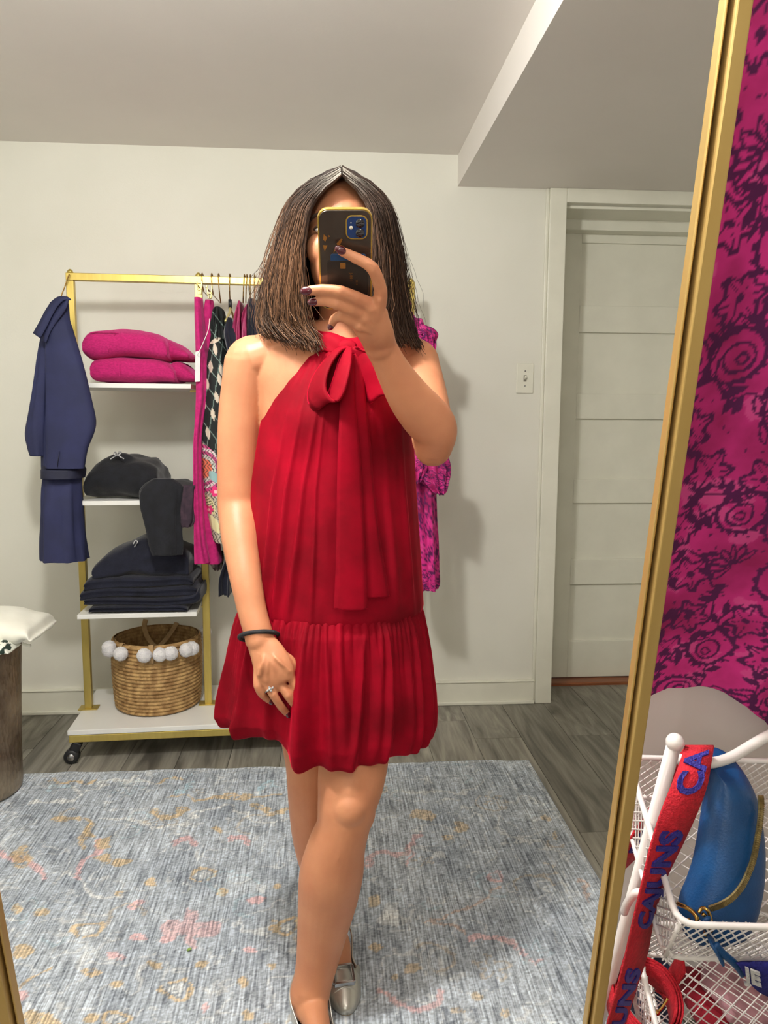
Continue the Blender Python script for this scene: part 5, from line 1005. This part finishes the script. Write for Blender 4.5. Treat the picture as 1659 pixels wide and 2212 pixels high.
for i, z in enumerate(np.linspace(zt, zsm, 120)):
    f = i/119; a, b_, cx, cy = dres(z)
    fold = 0.0022*np.sin(th*8 + 0.8 + 1.6*f)*f + 0.0012*np.sin(th*15 + 2.2 - f)*f
    for tc_, tw_, am_, sl_ in ((4.33, 0.034, .0105, -.30), (4.14, 0.034, .0115, -.26), (3.96, 0.04, .0100, -.20), (4.50, 0.022, .0070, -.08), (5.35, 0.07, .0070, .16), (5.66, 0.06, .0070, .14)):
        fold = fold + am_*np.exp(-((th - tc_ - sl_*(f-0.6))/(tw_*(0.7 + 0.6*f)))**2)*np.clip(f*1.5-0.2, 0, 1)
    fold = fold*(1 - 0.75*np.clip((f-0.82)/0.18, 0, 1))
    ga = np.exp(-f*8)*0.0045*np.clip(np.abs(sth)*2.2-1.1, 0, 1)*(np.abs(np.sin(th*24 + 0.7*np.sin(th*5)))*2-1)
    bust = 0.012*np.exp(-((z-1.215)/0.05)**2)*(np.exp(-((th-4.3)/0.28)**2) + np.exp(-((th-5.1)/0.28)**2))
    rr = 1 + (fold + ga)/0.14; dn = (vnoise(cth*6+3, sth*6, z*10, 2)-0.5)*0.006*f
    pin = 1 - 0.015*np.exp(-((f-1)/0.010)**2)
    rings.append(np.stack([cx + a*cth*rr*pin, cy + b_*sth*rr*pin - bust + dn*sth, np.full(NA, z)], 1))
V, F = loft(rings); drs = part(mk('dress', V, F, M_vel), per); drs['label'] = 'red velvet sleeveless halter dress'
# gathered bubble skirt
SK = np.array([(1316, 512, 915), (1335, 503, 923), (1360, 496, 928), (1400, 489, 934), (1450, 481, 941), (1500, 475, 948), (1540, 471, 951), (1570, 469, 950), (1590, 474, 944), (1602, 484, 934)])
skz = np.array([dz_side(y) for y in SK[:, 0]]); HEM = 0.566
skl = np.array([atY(r[1], r[0], 1.54)[0] for r in SK]); skr = np.array([atY(r[2], r[0], 1.54)[0] for r in SK])
rg2 = np.random.default_rng(5); pl_c = (np.arange(34) + rg2.uniform(-0.32, 0.32, 34))*2*math.pi/34; pl_a = rg2.uniform(0.5, 1.3, 34); pl_w = rg2.uniform(0.026, 0.052, 34); pl_t = rg2.uniform(-0.14, 0.14, 34); PLC = list(zip(pl_c, pl_a, pl_w, pl_t))
NS = 900; th2 = np.linspace(0, 2*math.pi, NS, endpoint=False); c2_, s2_ = np.cos(th2), np.sin(th2)
def skirt_ring(z, v):
    
    za_ = skz[::-1]; xl, xr = np.interp(z, za_, skl[::-1]), np.interp(z, za_, skr[::-1]); a, cx = (xr-xl)/2, (xl+xr)/2; b_ = np.interp(v, [0, 0.12, 0.6, 0.9, 1.0], [0.144, 0.157, 0.172, 0.176, 0.172])
    d = np.zeros(NS)
    for c, am, w, tt in zip(pl_c, pl_a, pl_w, pl_t):
        u = (th2 - c - tt*v + math.pi) % (2*math.pi) - math.pi; d += am*np.exp(-(u/(w*(0.75 + 0.9*v)))**2)
    d = (d - d.mean())*0.0165*min(1, v*2.4 + 0.12)*(0.35 + 0.65*np.abs(s2_)); d -= 0.006*(1-np.abs(s2_))
    gat = (np.abs(np.sin(th2*44 + 1.3*np.sin(th2*7)))-0.75)*0.0075*math.exp(-v*5.0)*min(1, v*18 + 0.15)
    # the big fold beside the hand
    u = (th2 - 4.47); d += 0.020*np.exp(-(u/0.10)**2)*np.clip(v*1.8, 0, 1) - 0.016*np.exp(-((th2-4.20)/0.14)**2)*np.clip(v*1.5, 0, 1)
    r = 1 + (d + gat)/0.19; return np.stack([cx + a*c2_*r, 1.55 + b_*s2_*r, np.full(NS, z)], 1), d
rings = []; zs_ = skz[0] + 0.004
hemv = 0.040/(1 + np.exp((th2 - 4.34)*14))*np.clip((th2-2.6)*2, 0, 1) + 0.008*vnoise(c2_*4+2, s2_*4, 1.0, 2) + 0.008*np.exp(-((th2-4.18)/0.20)**2)
for i in range(84):
    v = i/83; z = zs_ + (HEM - zs_)*v; R_, d = skirt_ring(z, v); R_[:, 2] += hemv*max(0, (v-0.5)*2)**1.5 - 0.22*d*max(0, v-0.7)/0.3; rings.append(R_)
last = rings[-1]; cc = np.array([last[:, 0].mean(), 1.55])
for i, (s, dz) in enumerate(((0.990, -0.006), (0.972, -0.010), (0.945, -0.011), (0.91, -0.007), (0.875, 0.002), (0.84, 0.014), (0.80, 0.035))):
    R_ = last.copy(); R_[:, 0] = cc[0] + (R_[:, 0]-cc[0])*s; R_[:, 1] = cc[1] + (R_[:, 1]-cc[1])*s; R_[:, 2] += dz; rings.append(R_)
V, F = loft(rings); sk = mk('bubble_skirt', V, F, M_vel); sk.parent = drs
# neck band, knot, loops and tails
def ribb(edges, m=M_vel, th_=0.004, k=8):
    """edges: (x_left, y_left, Y_left, x_right, y_right, Y_right)"""
    E = smoothpath(np.array(edges, float), k); Lp_ = [atY(e[0], e[1], e[2]) for e in E]; Rp_ = [atY(e[3], e[4], e[5]) for e in E]; n_ = 7; V = []
    for i in range(len(E)):
        for j in range(n_):
            t = j/(n_-1); V.append(np.asarray(Lp_[i])*(1-t) + np.asarray(Rp_[i])*t + np.array([0, -0.004*math.sin(math.pi*t), 0]))
    return V, gridF(len(E), n_)
def dY(x, y, lift):
    Y = 1.42
    for _ in range(6):
        P = atY(x, y, Y); a, b_, cx, cy = dres(P[2]); q = np.clip((P[0]-cx)/a, -0.97, 0.97); Y = cy - b_*math.sqrt(1-q*q) - lift - 0.010*math.exp(-((P[2]-1.215)/0.05)**2)
    return Y
def tail(rows, lift, nm='sash_tail'):
    V, F = ribb([(xl, y, dY(xl, y, lift), xr, y2, dY(xr, y2, lift)) for y, xl, y2, xr in rows]); o = mk(nm, V, F, M_vel, solid=0.0035); o.parent = drs; return o
tail([(765, 742, 765, 764), (800, 737, 800, 766), (870, 735, 870, 767), (950, 731, 950, 776), (1050, 728, 1050, 783), (1150, 727, 1150, 788), (1250, 724, 1250, 792), (1309, 721, 1310, 793), (1312, 721, 1312, 793)], 0.016)
tail([(765, 752, 765, 778), (800, 752, 800, 784), (870, 752, 870, 790), (950, 760, 950, 799), (1050, 766, 1050, 807), (1150, 775, 1150, 818), (1240, 782, 1240, 833), (1285, 786, 1282, 840), (1290, 786, 1286, 840)], 0.009)
# neck band: a soft folded ring round the neck
np_ = [(646, 712, 1.535), (662, 724, 1.495), (700, 738, 1.470), (745, 750, 1.458), (795, 740, 1.470), (832, 726, 1.500), (848, 712, 1.55), (820, 694, 1.61), (745, 686, 1.635), (675, 694, 1.60)]
ring = smoothpath([atY(*p) for p in np_ + np_[:1]], 7)[:-1]; nb_ = []; cN = ring.mean(0)
for i, p in enumerate(ring):
    out = p - cN; out[2] = 0; out /= np.linalg.norm(out); a = 2*math.pi*i/len(ring)
    for j in range(16):
        q = 2*math.pi*j/16; nb_.append(p + out*(0.0075*math.cos(q) + 0.0022*math.sin(q*3 + a*4)) + np.array([0, 0, 0.019*math.sin(q) + 0.003*math.sin(a*5)]) - out*0.007*math.sin(q))
o = mk('neck_band', nb_, gridF(len(ring), 16, wu=True, wv=True), M_vel); o.parent = drs
KY = 1.455
o = heap('knot', [(728, 742, 762), (738, 734, 772), (750, 732, 776), (762, 734, 774), (772, 742, 764)], KY - 0.010, 0.036, M_vel, e=0.8, noise=0.003, freq=60); o.parent = drs
def loop(pts, wpx, Y0, nm='bow_loop'):
    P = smoothpath([atY(x, y, Y) for x, y, Y in pts], 7); n_ = len(P); V = []
    for i in range(n_):
        f = i/(n_-1); w = 0.012 + 0.014*math.sin(math.pi*f)
        ax = np.array([0.62, -0.62, 0.25]); ax /= np.linalg.norm(ax)
        for j in range(7): t = j/6-0.5; V.append(P[i] + ax*w*2*t + np.array([0, 0, 0.003*math.cos(t*6)]))
    o = mk(nm, V, gridF(n_, 7), M_vel, solid=0.0035); o.parent = drs
loop([(745, 752, 1.45), (722, 762, 1.435), (697, 795, 1.418), (684, 835, 1.408), (690, 862, 1.400), (708, 872, 1.392), (724, 850, 1.388), (738, 805, 1.396), (746, 768, 1.42), (750, 754, 1.44)], 24, 1.42)
loop([(755, 752, 1.45), (775, 760, 1.435), (794, 795, 1.415), (808, 835, 1.408), (818, 856, 1.400), (828, 852, 1.398), (826, 820, 1.402), (806, 780, 1.415), (776, 760, 1.43), (760, 754, 1.44)], 24, 1.42)

# ---- hair
ZL = np.array([.130, .126, .118, .105, .082, .057, .036, -.036, -.108, -.150, -.172, -.196])
AL = np.array([.018, .038, .056, .071, .088, .099, .108, .132, .152, .158, .152, .128]); AR = np.array([.018, .038, .055, .068, .082, .092, .098, .114, .126, .132, .140, .156])
BY = np.array([.020, .044, .064, .080, .098, .109, .115, .122, .124, .120, .112, .100]); FY = np.array([.020, .040, .058, .072, .088, .095, .098, .092, .072, .060, .055, .050])
TM = np.array([0, 0, 0, 0.04, 0.36, 0.52, 0.56, 0.57, 0.50, 0.45, 0.42, 0.42])
fz = lambda z, A_: np.interp(-z, -ZL, A_)
def hairpt(z, th_, side, s, z0, y0):
    a = fz(z, AL if side < 0 else AR); w = np.clip((z0 - z)/0.075, 0, 1); w = w*(2-w); yr = np.where(np.cos(th_) > 0, -fz(z, FY)*np.cos(th_), -fz(z, BY)*np.cos(th_))
    return np.stack([side*a*np.sin(th_)*s*w**0.42, (yr*s)*w + y0*(1-w), z + 0*w], -1)
def droot(th_): y0 = -0.078 + 0.105*np.clip(th_/2.4, 0, 1); z0 = 0.129*np.sqrt(np.clip(1-((y0-0.010)/0.128)**2, 0, 1)); return y0, z0
M_hair = matcol('brown_hair', 0.50, 0.0); M_hair.node_tree.nodes['Principled BSDF'].inputs['Specular IOR Level'].default_value = 0.35; 
hv, hf, hc, cnt = [], [], [], 0
for side in (-1, 1):
    nt_, nz = 60, 40; V = []
    for i in range(nt_):
        q = i/(nt_-1)
        for j in range(nz):
            f = j/(nz-1); tmin0 = 0.0
            th0 = q*math.pi; y0, z0 = droot(th0); z = z0 + (-0.186 - z0)*f; t_min = fz(z, TM)+0.05; th_ = t_min + (math.pi - t_min)*q
            V.append(hairpt(np.array(z), np.array(th_), side, 0.91, z0, y0))
    V = np.array(V) + HC; o = mk('hair', V, gridF(nt_, nz, flip=side > 0), M_hair, solid=0.006, colors=np.tile(c3(30, 21, 18), (len(V), 1))); part(o, per); o['label'] = 'shoulder length dark brown hair'
    if side < 0: hair0 = o
rg3 = np.random.default_rng(21); NSTR = 6400; CL = rg3.random((260, 6)); NP = 18; SV = []; SC = []; SF = []
for k in range(NSTR):
    side = -1 if rg3.random() < 0.52 else 1; ck_ = CL[k % 260]; q = np.clip(ck_[1]**1.15 + rg3.normal()*0.012, 0, 1); side = -1 if ck_[0] < 0.52 else 1; s = 0.90 + 0.07*ck_[2] + 0.045*rg3.random(); fl = rg3.random()
    if fl < 0.07: s = 1.02 + 0.07*rg3.random()
    y0, z0 = droot(q*math.pi); y0 = y0 + rg3.normal()*0.004; f = np.linspace(0, 1, NP)**0.9; ze = -0.158 - 0.030*rg3.random() - 0.026*(max(0, 1 - q*3.2) if side < 0 else 0.4) + (0.05*rg3.random() if fl < 0.10 else 0); z = z0 + (ze - z0)*f
    tmn = fz(z, TM); th_ = tmn + (math.pi - tmn)*q; th_ = th_ + 0.05*np.sin(f*5 + rg3.uniform(0, 6.28))*f*rg3.normal()
    P = hairpt(z, th_, side, s, z0, y0); P[:, 0] += side*0.0015
    if side < 0: cur = np.clip((f-0.86)/0.14, 0, 1); P[:, 0] += cur**2*0.018*rg3.random(); P[:, 1] -= cur**2*0.012*rg3.normal()
    wv = np.cumsum(rg3.normal(size=(NP, 3)), 0)*(0.0007 if fl > 0.12 else 0.0022); P = P + wv*f[:, None]; P[:, 0] += 0.005*np.sin(f*7 + ck_[3]*6.28)*f; P[:, 1] += 0.006*np.sin(f*6 + ck_[4]*6.28)*f; P = P + HC
    r = 0.0009*(1 if fl > 0.05 else 0.5)*np.linspace(1, 0.55, NP); T = np.gradient(P, axis=0); T /= np.linalg.norm(T, axis=1)[:, None] + 1e-9; B1 = np.cross(T, (0.3, -0.9, 0.3)); B1 /= np.linalg.norm(B1, axis=1)[:, None] + 1e-9; B2_ = np.cross(T, B1)
    ring_ = np.stack([P + B1*r[:, None]*math.cos(a) + B2_*r[:, None]*math.sin(a) for a in (0.5, 2.6, 4.7)], 1).reshape(-1, 3); SV.append(ring_)
    g = 0.6*ck_[5] + 0.4*rg3.random(); c0 = c3(46, 33, 26)*(0.7 + 0.8*rg3.random()); lightc = c3(136, 98, 70)*(0.6 + 0.6*rg3.random()); mixv = np.clip((0.85 if (side < 0 and g > 0.48) else 0.45 if g > 0.6 else 0.12)*np.clip(f*2.2-0.15, 0, 1), 0, 1)
    C = c0[None]*(1-mixv[:, None]) + lightc[None]*mixv[:, None]
    if q < 0.22 and g > 0.35: gr = (np.clip(1 - f*10, 0, 1)*0.8)[:, None]; C = C*(1-gr) + c3(176, 170, 158)[None]*gr
    SC.append(np.repeat(C, 3, 0)); base_i = k*NP*3
    for i in range(NP-1):
        for j in range(3): a_ = base_i + i*3 + j; b2 = base_i + i*3 + (j+1) % 3; SF.append((a_, b2, b2+3, a_+3))
o = mk('hair_strands', np.concatenate(SV), SF, M_hair, colors=np.concatenate(SC)); o['kind'] = 'stuff'; o.parent = hair0

# ---- shoes
M_silv = mat('pewter_leather', S(206, 204, 196), 0.28, 0.65, c2=S(188, 186, 178), scale=18, bump=0.05, bscale=60); M_sole = mat('tan_insole', S(196, 160, 110), 0.6, c2=S(180, 146, 98), scale=30)
def shoe(toe, d, length, label):
    d = np.asarray(d, float); s = np.array([-d[1], d[0], 0]); heel = np.array([toe[0], toe[1], 0.009]) - d*length; sh = part(MB().ball(heel, 0.001).build('shoe', M_silv), per); 
    fs_ = np.array([0, .04, .15, .32, .48, .60, .68, .80, .90, .96, 1.0, 1.01]); ws = np.array([.012, .026, .034, .035, .037, .040, .0405, .036, .027, .019, .010, .0005]); hs = np.array([.034, .034, .030, .024, .024, .032, .052, .043, .028, .019, .012, .001])
    F_ = np.r_[np.linspace(0, 1, 50), 1.01]; vamp = 0.66; V = []; M_ = 21
    for f in F_:
        w = np.interp(f, fs_, ws); h = np.interp(f, fs_, hs); c = heel + d*length*f
        for j in range(M_):
            a = math.pi*j/(M_-1)
            if f < vamp:                       # open sides: a low wall each side
                t = j/(M_-1); side = -1 if t < 0.5 else 1; tt = abs(t-0.5)*2; hh = h*min(1, (1-tt)/0.5) if tt > 0.5 else h
                x = side*w*(1 if tt > 0.5 else 0.90 + 0.0*tt); z = (1-tt)/0.5*h if tt > 0.5 else h - (0.5-tt)/0.5*(h-0.006); V.append(c + s*(-x) + (0, 0, z))
            else: V.append(c + s*(w*math.cos(a)*-1 if False else w*math.cos(a)) + (0, 0, h*math.sin(a)**0.8))
    nf = len(F_); me_o = mk('upper', V, gridF(nf, M_), M_silv, solid=0.002); me_o.parent = sh
    V = []
    for f in F_: w = np.interp(f, fs_, ws); c = heel + d*length*f; V += [c + s*w*0.96 + (0, 0, 0.001), c - s*w*0.96 + (0, 0, 0.001)]
    o = mk('sole', V, gridF(nf, 2), M_sole, solid=0.006); o.parent = sh
    # square buckle on the vamp
    c = heel + d*length*0.765; b = MB(); hz_ = 0.0535; pts = [c + s*0.021 - d*0.017 + (0, 0, hz_), c + s*0.021 + d*0.017 + (0, 0, hz_-0.014), c - s*0.021 + d*0.017 + (0, 0, hz_-0.014), c - s*0.021 - d*0.017 + (0, 0, hz_)]
    for a_, b2 in zip(pts, pts[1:] + pts[:1]): b.bar(a_, b2, 0.006, 0.009)
    o = b.build('buckle', M_steel, smooth=False, bevel=0.001); o.parent = sh
    b = MB(); p0 = heel + d*length*0.86; b.tube(smoothpath([p0 + s*0.030 + (0, 0, 0.004), p0 + s*0.021 + (0, 0, 0.026), p0 + (0, 0, 0.0355), p0 - s*0.021 + (0, 0, 0.026), p0 - s*0.030 + (0, 0, 0.004)], 5), 0.0018, 8); o = b.build('seam', M_silv); o.parent = sh
    b = MB(); b.tube(smoothpath([heel + d*length*0.42 + s*0.033 + (0, 0, 0.020), heel + d*0.035 + s*0.037 + (0, 0, 0.052), heel - d*0.010 + (0, 0, 0.072), heel + d*0.035 - s*0.037 + (0, 0, 0.052), heel + d*length*0.42 - s*0.033 + (0, 0, 0.020)], 6), [(0.0018, 0.005)]*25, 8); o = b.build('sling_strap', M_silv); o.parent = sh
    sh['label'] = label
    return sh
shoe(TB_, fd, 0.225, 'pewter slingback flat with square buckle'); shoe(np.array([AF[0], AF[1], 0]) + ff*0.195, ff, 0.245, 'pewter slingback flat')

# ================================================================== the phone
ph = thing('mobile_phone', 'phone in a dark brown case with gold edge held before the face', 'phone', mw=Matrix(((PX[0], PU[0], PO[0], PC[0]), (PX[1], PU[1], PO[1], PC[1]), (PX[2], PU[2], PO[2], PC[2]), (0, 0, 0, 1))))
def rrect(w, h, r, n=7):
    P = []
    for cx, cy, s in ((w/2-r, h/2-r, 0), (-w/2+r, h/2-r, 1), (-w/2+r, -h/2+r, 2), (w/2-r, -h/2+r, 3)):
        for k in range(n): a = math.pi/2*(s + k/(n-1)); P.append((cx + r*math.cos(a), cy + r*math.sin(a)))
    return P
def slab(w, h, r, z0, z1, cx=0, cy=0, ins=0.0):
    P = rrect(w, h, r); n_ = len(P); V = [(x+cx, y+cy, z0) for x, y in P] + [(x*(1-ins/w*2)+cx, y*(1-ins/h*2)+cy, z1) for x, y in P]; return V, [(i, (i+1) % n_, n_+(i+1) % n_, n_+i) for i in range(n_)] + [tuple(range(n_-1, -1, -1)), tuple(range(n_, 2*n_))]
def ps(name, m, *a, **k): V, F = slab(*a, **k); return mk(name, V, F, m, ph, smooth=False, bevel=0.0005)
M_case = mat('dark_case', S(50, 38, 32), 0.22, c2=S(62, 48, 40), scale=12, coat=0.6); M_cgold = mat('case_gold_edge', S(214, 178, 86), 0.25, 0.7, c2=S(196, 160, 70), scale=20)
M_camblue = mat('camera_blue', S(26, 58, 116), 0.2, c2=S(22, 50, 104), scale=20, coat=0.5); M_glass = mat('lens_glass', S(10, 12, 22), 0.06, c2=S(16, 18, 30), scale=20, coat=1.0); M_flash = mat('flash_lens', S(250, 244, 226), 0.2, c2=S(240, 232, 210), scale=60)
ps('screen', M_glass, 0.070, 0.145, 0.012, -0.0055, -0.0048)
ps('case_back', M_case, 0.0745, 0.149, 0.013, -0.005, 0.0052); ps('case_edge', M_cgold, 0.0785, 0.153, 0.015, -0.004, 0.0036)
ps('camera_frame', MATS['case_gold_edge'], 0.0315, 0.0345, 0.009, 0.0045, 0.0066, cx=0.0165, cy=0.0510); ps('camera_module', M_camblue, 0.0285, 0.0315, 0.008, 0.005, 0.0070, cx=0.0165, cy=0.0510)
for y_ in (0.0575, 0.0435): b = MB(); b.tube([(0.0215, y_, 0.006), (0.0215, y_, 0.0085), (0.0215, y_, 0.0082)], [0.0064, 0.0064, 0.0050], 24); b.build('lens', M_glass, ph)
b = MB(); b.tube([(0.0085, 0.0510, 0.006), (0.0085, 0.0510, 0.0076)], 0.0026, 16); b.build('flash', M_flash, ph)
b = MB(); b.tube([(0.0085, 0.0580, 0.006), (0.0085, 0.0580, 0.0073)], 0.0008, 10); b.build('microphone', M_flash, ph)
M_foil = mat('amber_foil', S(176, 122, 58), 0.35, 0.5, c2=S(150, 98, 40), scale=60)
foils = [[(-.031, .041), (-.026, .036), (-.029, .030), (-.032, .033)], [(-.0325, .025), (-.026, .0245), (-.030, .016), (-.0315, .019)], [(-.024, .040), (-.0215, .038), (-.024, .0365)], [(-.0175, .0135), (-.0085, .024), (-.004, .0335), (-.006, .0345), (-.013, .027), (-.0115, .0255), (-.017, .017)], [(-.010, .026), (-.003, .024), (.002, .0175), (.0055, .0200), (.0045, .0155), (-.001, .0160), (-.006, .0215)]]
for P in foils: n_ = len(P); V = [(x, y, 0.0050) for x, y in P] + [(x, y, 0.0058) for x, y in P]; mk('foil_patch', V, [(i, (i+1) % n_, n_+(i+1) % n_, n_+i) for i in range(n_)] + [tuple(range(n_, 2*n_))], M_foil, ph, smooth=False)
M_card = mat('black_card', S(38, 30, 27), 0.35, c2=S(44, 36, 32), scale=20); M_cbl = mat('blue_card', S(30, 66, 110), 0.3, c2=S(26, 56, 96), scale=30)
ps('card', M_cbl, 0.052, 0.012, 0.003, 0.005, 0.0060, cx=0.004, cy=0.006); ps('card_sleeve', M_card, 0.060, 0.072, 0.003, 0.005, 0.0064, cx=0.003, cy=-0.034); ps('card_chip', M_foil, 0.008, 0.009, 0.001, 0.006, 0.0067, cx=-0.004, cy=-0.006)
b = MB(); ps('gold_tab', M_cgold, 0.006, 0.011, 0.002, 0.005, 0.0068, cx=0.030, cy=-0.001)
def ptext(s_, x, y, size, m):
    V, F = glyphs(s_, 0.0); V = np.array([(x + v[1]*size, y - v[0]*size, 0.0069) for v in V]) ; mk('printed_mark', V, [f[::-1] for f in F], m, ph, smooth=False)
ptext('J-00 1', 0.0060, -0.016, 0.0062, M_foil); ptext('1111', 0.0150, -0.028, 0.0042, M_foil)
